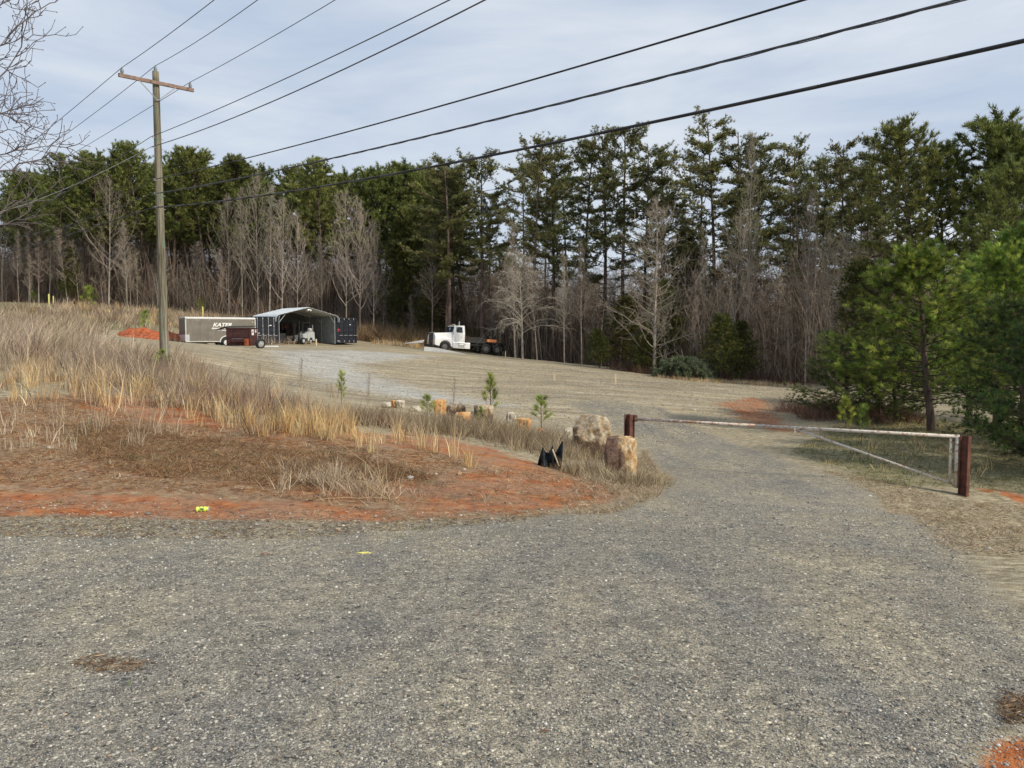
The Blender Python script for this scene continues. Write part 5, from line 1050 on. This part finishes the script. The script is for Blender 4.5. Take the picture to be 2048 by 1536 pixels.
for y0 in (-.05, ws-.5):
    pr = [(1.15+.64*math.cos(math.pi*i/10), .5+.62*math.sin(math.pi*i/10)) for i in range(11)]
    out = [(-.02, .6), (-.02, 1.1), (.25, 1.3), (.9, 1.42), (1.5, 1.36), (1.9, 1.15), (1.98, .5)]; m = MB(); m.ext(pr+out, y0, y0+.55) if y0 < 0 else m.ext(pr+out, y0, y0+.55); m.build('fender', M['truckwhite'], tk, bevel=.04)
    m = MB(); yy = y0+.06 if y0 < 0 else y0+.2; m.box(-.06, .02, yy, yy+.3, .8, 1.02); m.build('headlight', M['amber'], tk, bevel=.02)
m = MB(); m.box(-.32, .0, -.08, ws+.08, .38, .66); m.box(0, .12, .2, ws-.2, .4, .7); m.build('bumper', M['black'], tk, bevel=.03)
m = MB(); m.add([(1.95, .05, .75), (1.95, ws-.05, .75), (1.95, ws-.05, 1.98), (1.95, .05, 1.98), (3.35, .0, .75), (3.35, ws, .75), (3.35, ws-.02, 2.0), (3.35, .02, 2.0)], [(0,3,2,1),(4,5,6,7),(0,1,5,4),(1,2,6,5),(2,3,7,6),(3,0,4,7)])
m.add([(1.98, .06, 1.97), (1.98, ws-.06, 1.97), (2.18, ws-.12, 2.72), (2.18, .12, 2.72), (3.35, .02, 1.97), (3.35, ws-.02, 1.97), (3.3, ws-.12, 2.78), (3.3, .12, 2.78)], [(0,3,2,1),(4,5,6,7),(0,1,5,4),(1,2,6,5),(2,3,7,6),(3,0,4,7)]); m.build('cab', M['truckwhite'], tk, bevel=.05)
m = MB(); m.add([(1.955, .16, 2.04), (1.955, ws-.16, 2.04), (2.115, ws-.2, 2.62), (2.115, .2, 2.62), (2.0, .16, 2.04), (2.0, ws-.16, 2.04), (2.16, ws-.2, 2.62), (2.16, .2, 2.62)], [(0,3,2,1),(4,5,6,7),(0,1,5,4),(1,2,6,5),(2,3,7,6),(3,0,4,7)]); m.build('windshield', M['glass'], tk)
m = MB(); m.box(2.0, 2.1, ws/2-.02, ws/2+.02, 2.04, 2.5); m.build('windshield_divider', M['truckwhite'], tk)
for s, y0 in ((-1, .0), (1, ws)):
    m = MB(); q = .012*s; m.ext([(2.28, .85), (3.12, .85), (3.12, 2.0), (2.28, 2.0)], y0+q*.3-.004, y0+q+.004); d_ = m.build('door', M['truckwhite'], tk, bevel=.004)
    m = MB(); m.add([(2.4, y0+s*.012-s*.05+s*.03, 2.02), (3.05, y0+s*.0-.0, 2.02), (3.02, y0-s*.075, 2.6), (2.52, y0-s*.075, 2.6)], [(0, 1, 2, 3)]); m.add([(2.4, y0-s*.06, 2.02), (3.05, y0-s*.06, 2.02), (3.02, y0-s*.12, 2.6), (2.52, y0-s*.12, 2.6)], [(3, 2, 1, 0)]); m.build('window', M['glass'], d_)
    m = MB(); m.box(2.9, 3.02, y0+s*.0-.02, y0+s*.03+.005, 1.55, 1.6); m.build('handle', M['black'], d_)
    m = MB(); m.tube([(2.3, y0, 2.1), (2.25, y0+s*.32, 2.1), (2.25, y0+s*.32, 2.62), (2.3, y0-s*.05, 2.6)], .018, 6); m.box(2.22, 2.27, y0+s*.3-.09, y0+s*.3+.09, 2.12, 2.55); m.build('mirror', M['black'], tk)
m = MB()
for i in range(5): m.cyl((2.35, .35+i*.375, 2.76), (2.35, .35+i*.375, 2.83), .04, .025, 8)
m.build('marker_light', M['amber'], tk)
m = MB(); m.cyl((2.5, .75, 2.84), (2.15, .75, 2.86), .025, .06, 10); m.cyl((2.45, .75, 2.75), (2.45, .75, 2.84), .02, None, 6); m.build('horn', M['chrome'], tk)
m = MB(); m.cyl((3.45, ws-.2, .9), (3.45, ws-.2, 3.3), .07, None, 12); m.build('exhaust_stack', M['chrome'], tk, True)
m = MB(); m.box(2.0, 3.95, -.06, .55, .36, 1.0); m.build('step_box', M['truckwhite'], tk, bevel=.04)
m = MB(); m.box(2.6, 3.3, -.09, -.055, .48, .8); m.build('step_plate', M['alu'], tk, bevel=.01)
m = MB(); m.box(2.55, 3.35, -.1, -.058, .83, .87); m.build('step_slot', M['black'], tk)
m = MB(); m.cyl((2.2, ws-.3, .68), (3.6, ws-.3, .68), .3, None, 18); m.build('fuel_tank', M['alu'], tk, True)
m = MB()
for y in (.62, 1.5): m.box(.2, 8.1, y-.04, y+.04, .78, 1.02)
for x in (3.6, 4.4, 5.2, 6.4, 7.3, 8.0): m.box(x, x+.12, .66, 1.46, .82, .98)
m.build('frame_rail', M['black'], tk)
m = MB()
for y in (.45, 1.7): m.box(3.55, 8.2, y-.05, y+.05, 1.04, 1.2)
m.box(3.55, 3.7, .4, 1.8, 1.04, 1.75); m.box(3.7, 6.0, .5, .62, 1.2, 1.62); m.box(3.7, 6.2, 1.58, 1.7, 1.2, 1.55); m.box(4.2, 6.0, .62, 1.58, 1.22, 1.4); m.cyl((4.2, 1.1, 1.3), (7.6, 1.1, 1.16), .09, None, 10); m.box(7.9, 8.3, .3, 1.9, .95, 1.2); m.build('hoist_bed', M['black'], tk, bevel=.01)
m = MB(); m.tube([(3.75, .42, 1.15), (3.75, .42, 1.7), (3.95, .42, 1.7), (3.95, .42, 1.15)], .03, 6); m.build('hose_rack', M['rust'], tk)
m = MB(); m.box(6.05, 7.15, .2, .6, 1.22, 1.52); m.build('tool_box', M['orange'], tk, bevel=.02)
tyre('front_wheel', tk, 1.15, .12, .5, .51, .28, M['chrome'], .28); tyre('front_wheel', tk, 1.15, ws-.12, .5, .51, .28, M['chrome'], .28)
for x in (5.85, 7.15):
    for y in (.06, ws-.06): tyre('rear_wheel', tk, x, y, .5, .51, .3, M['chrome'], .27)
    m = MB(); m.cyl((x, .1, .5), (x, ws-.1, .5), .09, None, 10); m.cyl((x, 1.1-.2, .5), (x, 1.1+.2, .5), .22, None, 12); m.build('axle', M['black'], tk)
m = MB(); m.box(8.0, 8.03, .0, .5, .35, .95); m.box(8.0, 8.03, 1.7, 2.2, .35, .95); m.build('mud_flap', M['rubber'], tk)
for i, (x, n_) in enumerate(((4.9, .7), (6.5, .9))): pass
# pale boards lying by the truck
def board(pxs, Y0, Y1, hgt, label, mt):
    a0, b0 = pxs[0]; a1, b1 = pxs[1]; p0 = np.array(G(a0, b0, Y0)); p1 = np.array(G(a1, b1, Y1)); dv = p1-p0; s_ = np.array([-dv[1], dv[0], 0]); s_ = s_/np.linalg.norm(s_)
    v_ = [p0, p1, p1+s_*hgt[1], p0+s_*hgt[0]]; v_ = [tuple(q) for q in v_]; v2_ = [(a_, b_, c_+.06) for a_, b_, c_ in v_]; c0 = np.array(v_[0]); vv = [tuple(np.array(q)-c0) for q in v_+v2_]
    m = MB(); m.add(vv, [(0,3,2,1),(4,5,6,7),(0,1,5,4),(1,2,6,5),(2,3,7,6),(3,0,4,7)]); o = m.build('sheet_panel', mt, bevel=.01); o.location = tuple(c0); return tag(o, label, 'panel')
def lean_panel(label, pts, Y, mt, thick=.06):       # an upright panel from its outline, at its own distance
    P_ = [np.array(G(a_, b_, y_)) for (a_, b_), y_ in zip(pts, Y)]; c0 = P_[0]; e1 = P_[1]-P_[0]; e2 = P_[-1]-P_[0]; nn = np.cross(e1, e2); nn = nn/np.linalg.norm(nn)*thick; n_ = len(P_)
    m = MB(); m.add([tuple(p-c0) for p in P_]+[tuple(p-c0+nn) for p in P_], [tuple(range(n_)), tuple(range(2*n_-1, n_-1, -1))]+[(i, n_+i, n_+(i+1) % n_, (i+1) % n_) for i in range(n_)]); o = m.build('sheet_panel', mt); o.location = tuple(c0); return tag(o, label, 'panel')
lean_panel('long pale metal blade lying in front of the truck cab', [(848, 703), (946, 714), (938, 710), (918, 706), (876, 697), (849, 694)], [71, 70, 70.3, 70.5, 71.4, 71.6], M['blade'])
lean_panel('pale wedge shaped panel lying left of the truck bumper', [(806, 688), (846, 686), (849, 680)], [78, 77.5, 77.8], M['blade'])

# gate
gL = Vector((ray(1258, 930)[0]*16, 16, 0)); gL.z = h(gL.x, gL.y); gR = Vector((ray(1927, 983)[0]*13, 13, 0)); gR.z = h(gR.x, gR.y)
def ibeam(m, x, y, z0, z1, w_, d_, t=.012):
    m.box(x-w_/2, x+w_/2, y-d_/2, y-d_/2+t, z0, z1); m.box(x-w_/2, x+w_/2, y+d_/2-t, y+d_/2, z0, z1); m.box(x-t/2, x+t/2, y-d_/2+t, y+d_/2-t, z0, z1)
gd = (gR-gL); ga = math.atan2(gd.y, gd.x)
tl = topz(1258, 829, 16); trz = topz(1938, 872, 13)
e = empty('gate_post', gL, R(40)); tag(e, 'rusty brown steel post at the left end of the gate behind the small boulder', 'post'); m = MB(); ibeam(m, 0, 0, -.3, tl-gL.z, .16, .16); m.build('beam', M['rust'], e)
m = MB(); m.box(.02, .17, -.08, -.03, tl-gL.z-.16, tl-gL.z-.02); m.build('latch_bracket', M['rust'], e)
e = empty('gate_post', gR, R(38)); tag(e, 'rusty brown steel beam post holding the hinge end of the gate at right', 'post'); m = MB(); ibeam(m, 0, 0, -.3, trz-gR.z, .13, .14); m.build('beam', M['rust'], e)
m = MB(); m.cyl((.02, .14, .12), (.02, .14, .2), .035, None, 8); m.cyl((.02, .14, trz-gR.z-.1), (.02, .14, trz-gR.z-.02), .035, None, 8); m.build('hinge', M['rust'], e)
gate = empty('bar_gate', gR); tag(gate, 'rusty white pipe swing gate closed across the gravel drive', 'gate')
A_ = Vector(G(1270, 838, 15.95))-gR; B_ = Vector(G(1915, 873, 13.08))-gR; Dv = Vector(G(1912, 970, 13.08))-gR; E_ = A_.lerp(B_, .55)
Pm = A_.lerp(B_, .42)
m = MB(); m.tube([A_, Pm], .031, 12); m.build('top_rail', M['gaterust'], gate, True)
m = MB(); m.tube([Pm, B_], .031, 12); m.build('top_rail', M['gatewhite'], gate, True)
m = MB(); m.tube([E_+Vector((0, 0, -.03)), Dv], .023, 10); m.build('brace_rail', M['gatewhite'], gate, True)
m = MB(); m.tube([B_+Vector((.0, 0, .03)), Dv+Vector((0, 0, -.05))], .034, 10); q = (A_-B_).normalized()*.1; m.tube([B_+q+Vector((0, 0, -.03)), Dv+q+Vector((0, 0, .03))], .024, 10); m.build('end_upright', M['gatewhite'], gate, True)
m = MB(); m.box(E_.x-.05, E_.x+.05, E_.y-.02, E_.y+.02, E_.z-.09, E_.z+.0); m.build('gusset', M['gaterust'], gate)
# boulders
def boulder(px, pyb, wpx, hpx, mt, label, seed, depth=.8, shape=None, Y=None, tilt=0):
    X, Yb = gp(px, pyb) if Y is None else (ray(px, pyb)[0]*Y, Y); Yb += .0; wd = wpx/F*Yb; ht = hpx/F*Yb; rnd = random.Random(seed); z0 = h(X, Yb)
    import bmesh
    bm = bmesh.new(); bmesh.ops.create_icosphere(bm, subdivisions=5, radius=1); off = Vector((rnd.uniform(-50, 50),)*3)+Vector((seed, 0, 0))
    cuts = [Vector((rnd.gauss(0, 1), rnd.gauss(0, 1), rnd.gauss(0, .7))).normalized() for _ in range(12)]; lim = [rnd.uniform(.72, .98) for _ in cuts]
    for v in bm.verts:
        p = v.co.normalized(); k = (abs(p.x)**6+abs(p.y)**6+abs(p.z)**6)**(-1/6); p = p*k*.86
        for c_, l_ in zip(cuts, lim):
            d_ = p.dot(c_)-l_
            if d_ > 0: p -= c_*d_*1.0
        n1 = mnoise.fractal(p*1.3+off, 1, 2, 5); n2 = mnoise.fractal(p*4+off, 1, 2, 5); rg = 1-abs(mnoise.noise(p*2.6+off)); n3 = mnoise.fractal(Vector((p.x*5, p.y*5, p.z*1.1))+off, 1, 2, 4); p = p*(1+.08*n1+.03*n2); p.x += .05*n3*p.x; p.y += .16*n3*p.y
        if shape: p = shape(p)
        v.co = Vector((p.x*wd/2, p.y*wd/2*depth, p.z*(ht*.62)+ht*.42))
    me = bpy.data.meshes.new('boulder'); bm.to_mesh(me); bm.free()
    for q in me.polygons: q.use_smooth = True
    me.materials.append(mt); o = link('boulder', me); o.location = (X, Yb+wd/2*depth*.6, z0); o.rotation_euler = (0, tilt, 0); return tag(o, label, 'boulder')
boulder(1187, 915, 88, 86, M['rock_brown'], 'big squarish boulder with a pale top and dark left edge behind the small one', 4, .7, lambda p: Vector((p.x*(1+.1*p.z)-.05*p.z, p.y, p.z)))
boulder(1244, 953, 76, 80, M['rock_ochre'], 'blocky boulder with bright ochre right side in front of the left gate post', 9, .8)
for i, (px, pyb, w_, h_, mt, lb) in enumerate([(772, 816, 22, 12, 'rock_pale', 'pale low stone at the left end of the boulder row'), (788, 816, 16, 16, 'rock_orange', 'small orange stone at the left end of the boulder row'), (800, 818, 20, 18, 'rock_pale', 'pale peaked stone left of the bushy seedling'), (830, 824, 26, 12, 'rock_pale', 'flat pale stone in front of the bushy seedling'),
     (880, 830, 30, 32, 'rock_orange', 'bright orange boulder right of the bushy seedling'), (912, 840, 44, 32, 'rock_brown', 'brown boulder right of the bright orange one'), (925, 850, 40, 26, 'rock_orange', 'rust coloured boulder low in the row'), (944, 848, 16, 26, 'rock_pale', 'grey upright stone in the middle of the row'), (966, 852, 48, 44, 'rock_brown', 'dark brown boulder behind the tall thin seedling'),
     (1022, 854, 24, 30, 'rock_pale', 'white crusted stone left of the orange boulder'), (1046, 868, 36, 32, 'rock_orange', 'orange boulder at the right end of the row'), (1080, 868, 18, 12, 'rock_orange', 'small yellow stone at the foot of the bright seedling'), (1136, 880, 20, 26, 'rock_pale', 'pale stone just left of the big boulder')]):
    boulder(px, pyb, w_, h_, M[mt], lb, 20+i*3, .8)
# silt fence remnant
Xf, Yf = gp(1103, 936); zf = h(Xf, Yf); e = empty('silt_fence', (Xf, Yf, zf)); tag(e, 'torn black silt fence fabric bunched around a stake left of the boulders', 'silt fence')
g = np.random.default_rng(2); px2m = Yf/F
prof = [(-30, 0), (-26, 18), (-18, 46), (-12, 34), (-6, 30), (2, 48), (5, 36), (8, 30), (22, 56), (24, 54), (14, 28), (18, 14), (14, 2)]
vs = []; rows = 8; 
for r_ in range(rows):
    f_ = r_/(rows-1)
    for i, (a_, b_) in enumerate(prof): vs.append((a_*px2m*(1-.15*(1-f_)), (.12*math.sin(i*2.1)+.05*math.sin(i*5+r_))*(1-.6*f_), b_*px2m*f_-.01))
k = len(prof); m = MB(); m.add(vs, [(r_*k+i, r_*k+i+1, (r_+1)*k+i+1, (r_+1)*k+i) for r_ in range(rows-1) for i in range(k-1)]); o = m.build('fabric', M['fabric'], e); md = o.modifiers.new('thick', 'SOLIDIFY'); md.thickness = .012
m = MB(); m.tube([(14*px2m, -.16, .06), (1*px2m, -.12, 40*px2m)], .012, 6); m.build('stake', M['stake'], e)
# brush pile: heap of cut cedar boughs
Xh, Yh = ray(1368, 760)[0]*57.5, 57.5; zh = h(Xh, Yh); e = empty('brush_pile', (Xh, Yh, zh)); tag(e, 'heap of cut grey green cedar boughs at the field edge', 'brush pile'); g = np.random.default_rng(8); cen = []; dr = []; Bs = []
for i in range(120):
    a_ = g.uniform(0, 6.28); rr = g.uniform(0, 1)**.5; p = np.array([math.cos(a_)*rr*2.1, math.sin(a_)*rr*1.5, (1-rr*rr)*1.55+.1]); d_ = unit(np.array([math.cos(a_)*.8+.3, math.sin(a_)*.8, .35])); pts, _d = path(g, p-d_*.3, d_, g.uniform(.5, 1.1), 5, .12, -.16); addpath(Bs, pts, .02, .008)
    for j in range(1, 6):
        for q in range(9): cen.append(pts[j]+g.normal(size=3)*.1); dr.append(unit(unit(pts[j]-pts[j-1])+np.array([0, 0, -.2])))
v_, f_, c_ = tufts(g, np.array(cen), np.array(dr), 7, .26, .03, .45, [(.12, .15, .08), (.16, .18, .1), (.09, .11, .06)])
V_, F_ = prisms(Bs, 3); link('boughs', npmesh('boughs', np.concatenate([V_, v_]), np.concatenate([F_, f_+len(V_)]), M['needles'], np.concatenate([np.repeat(np.array([[.2, .15, .1]]), len(V_), 0), c_])), e)
m = MB()
for i in range(6): m.tube([(g.uniform(-1.4, .4), g.uniform(-.4, .4), .9), (g.uniform(-2.6, 1), g.uniform(-.6, .6), 2.3)], .02, 5)
m.build('cut_branches', M['bark'], e)
# red clay mound
Xm, Ym = ray(298, 670)[0]*62, 62.0; mb = MB(); nn_ = 26; vs = []
g = np.random.default_rng(4)
for j in range(13):
    for i in range(nn_): u_ = i/(nn_-1)*2-1; v__ = j/12*2-1; hh_ = max(0, 1-u_*u_)**.8*max(0, 1-v__*v__)*1.7; vs.append((u_*4.6, v__*2.2, hh_*(.8+.35*mnoise.noise(Vector((u_*3, v__*2, 1))))+.06*g.normal()*(hh_ > .05)-.15))
mb.add(vs, [(j*nn_+i, j*nn_+i+1, (j+1)*nn_+i+1, (j+1)*nn_+i) for j in range(12) for i in range(nn_-1)]); M['clay'] = noisy('fresh_red_clay', (.2, .05, .02), (.42, .12, .05), 3, .95, bump=.5); o = mb.build('dirt_mound', M['clay']); o.location = (Xm, Ym, h(Xm, Ym)-.05); tag(o, 'mound of fresh red clay heaped behind the utility pole', 'dirt mound')
# markers, stakes, litter
def marker(px, pyb, pyt, Y, mt, label, r=.05, lean=0):
    X = ray(px, pyb)[0]*Y; z = h(X, Y); ht = max(.3, topz(px, pyt, Y)-z); m = MB(); m.cyl((0, 0, -.1), (lean*ht, 0, ht*.97), r, None, 10); m.cyl((lean*ht, 0, ht*.97), (lean*ht, 0, ht), r, r*.5, 10); o = m.build('marker_post', mt, None); o.location = (X, Y, z); return tag(o, label, 'marker post')
marker(98, 606, 588, 86, M['yellow'], 'taller left one of the two yellow marker posts on the far berm', .07)
marker(107, 606, 592, 86, M['yellow'], 'shorter right one of the two yellow marker posts on the far berm', .06)
marker(406, 640, 613, 84, M['yellow'], 'yellow marker post rising behind the trailer roof', .07)
marker(223, 632, 619, 78, M['yellow'], 'tilted pale yellow marker in the dry grass left of the utility pole', .05, -.3)
def stake(px, pyb, pyt, label, wd=.045):
    X, Y = gp(px, pyb); z = h(X, Y); ht = topz(px, pyt, Y)-z; m = MB(); m.add([(-wd, -.01, -.1), (wd, -.01, -.1), (wd, .01, -.1), (-wd, .01, -.1), (-wd, -.01, ht*.95), (wd, -.01, ht), (wd, .01, ht), (-wd, .01, ht*.95)], [(0,3,2,1),(4,5,6,7),(0,1,5,4),(1,2,6,5),(2,3,7,6),(3,0,4,7)]); o = m.build('survey_stake', M['stake']); o.location = (X, Y, z); return tag(o, label, 'stake')
stake(1109, 762, 748, 'faint wooden survey stake in the field, left of two'); stake(1231, 769, 748, 'wooden survey stake standing alone in the open field, right of two', .05); stake(1011, 714, 702, 'thin stake beside the rear of the truck', .03)
def crumple(px, py, sx, sy, sz, mt, label, seed, name='litter', cat='litter', rzv=0):
    X, Y = gp(px, py); import bmesh
    bm = bmesh.new(); bmesh.ops.create_icosphere(bm, subdivisions=3, radius=1); off = Vector((seed*3.1, 1, 2))
    for v in bm.verts: p = v.co; n_ = mnoise.fractal(p*2.2+off, 1, 2, 3); v.co = Vector((p.x*sx, p.y*sy, p.z*sz))*(1+.55*n_)
    me = bpy.data.meshes.new(name); bm.to_mesh(me); bm.free(); me.materials.append(mt); o = link(name, me); o.location = (X, Y, h(X, Y)+sz*.7); o.rotation_euler = (0, 0, rzv); return tag(o, label, cat)
Xc, Yc = gp(405, 1024); e = empty('crushed_can', (Xc, Yc, h(Xc, Yc)+.028), .1); tag(e, 'crushed lime yellow can lying on the red clay edge', 'can'); m = MB(); mm_ = MB()
for i in range(9): x0 = -.066+i*.0147; m.cyl((x0, 0, 0), (x0+.0148, 0, 0), .028+.005*math.sin(i*2.2), .028+.005*math.sin((i+1)*2.2), 14, i in (0, 8))
m.build('body', M['limegreen'], e, True); m = MB(); m.box(-.015, .02, -.0305, -.024, -.004, .018); M['greenink'] = plain('green_print', (.05, .25, .08), .5); m.build('logo', M['greenink'], e)
m = MB(); m.cyl((.066, 0, 0), (.07, 0, 0), .026, .022, 14); m.build('rim', M['alu'], e)
crumple(667, 866, .05, .03, .045, M['paper'], 'white scrap of litter below the golden grass', 3)
crumple(821, 958, .035, .03, .028, M['paper'], 'small crumpled white scrap on the red bank', 6)
crumple(63, 864, .055, .012, .02, M['yellow'], 'yellow scrap lying on the grass at far left', 8, rzv=-.7)
crumple(728, 1108, .06, .01, .008, M['yellow'], 'thin yellow strip lying on the gravel', 9)
crumple(530, 1111, .03, .02, .012, M['arm'], 'small reddish brown fragment on the gravel', 10)
crumple(1740, 993, .02, .02, .01, M['paper'], 'tiny white fragment on the gravel by the shoulder', 12)
# dead branch stems on the bank
for i, (px, py, n_, lb) in enumerate([(780, 1000, 8, 'sprawling dead grass stems arching over the bank below the golden grass'), (1945, 1010, 6, 'pale broken stems lying at the foot of the right gate post')]):
    X, Y = gp(px, py); g = np.random.default_rng(30+i); S = []
    for q in range(n_): pts, d_ = path(g, (0, 0, 0), (-.8+g.normal()*.4, g.normal()*.5, .7) if i == 0 else (.8, -.3+g.normal()*.3, .2), g.uniform(.5, 1.1)*(1 if i == 0 else .5), 7, .1, -.06); addpath(S, pts, .006, .003)
    V_, F_ = prisms(S, 4); o = link('dead_stems', npmesh('dead_stems', V_, F_, M['dry'], np.repeat(np.array([[.5, .38, .22]]), len(V_), 0))); o.location = (X, Y, h(X, Y)); tag(o, lb, 'dead stems')
# far house
hx, hy = -80.5, 112.0; hz = h(hx+3, hy)-.3
e = empty('house', (hx, hy, hz)); tag(e, 'tan house with a grey hip roof at the far left edge', 'house')
m = MB(); m.box(-6, 5.4, -4, 4, 0, 2.4); m.build('wall', M['house'], e); m = MB(); m.add([(-7, -5, 2.4), (6.4, -5, 2.4), (6.4, 5, 2.4), (-7, 5, 2.4), (-3, 0, 4.9), (2.4, 0, 4.9)], [(0, 1, 5, 4), (1, 2, 5), (2, 3, 4, 5), (3, 0, 4), (3, 2, 1, 0)]); m.build('roof', M['shingle'], e)
for x in (-3.6, .2, 3): m = MB(); m.box(x, x+1, -4.04, -4.0, 1, 2); m.build('window', M['glass'], e)
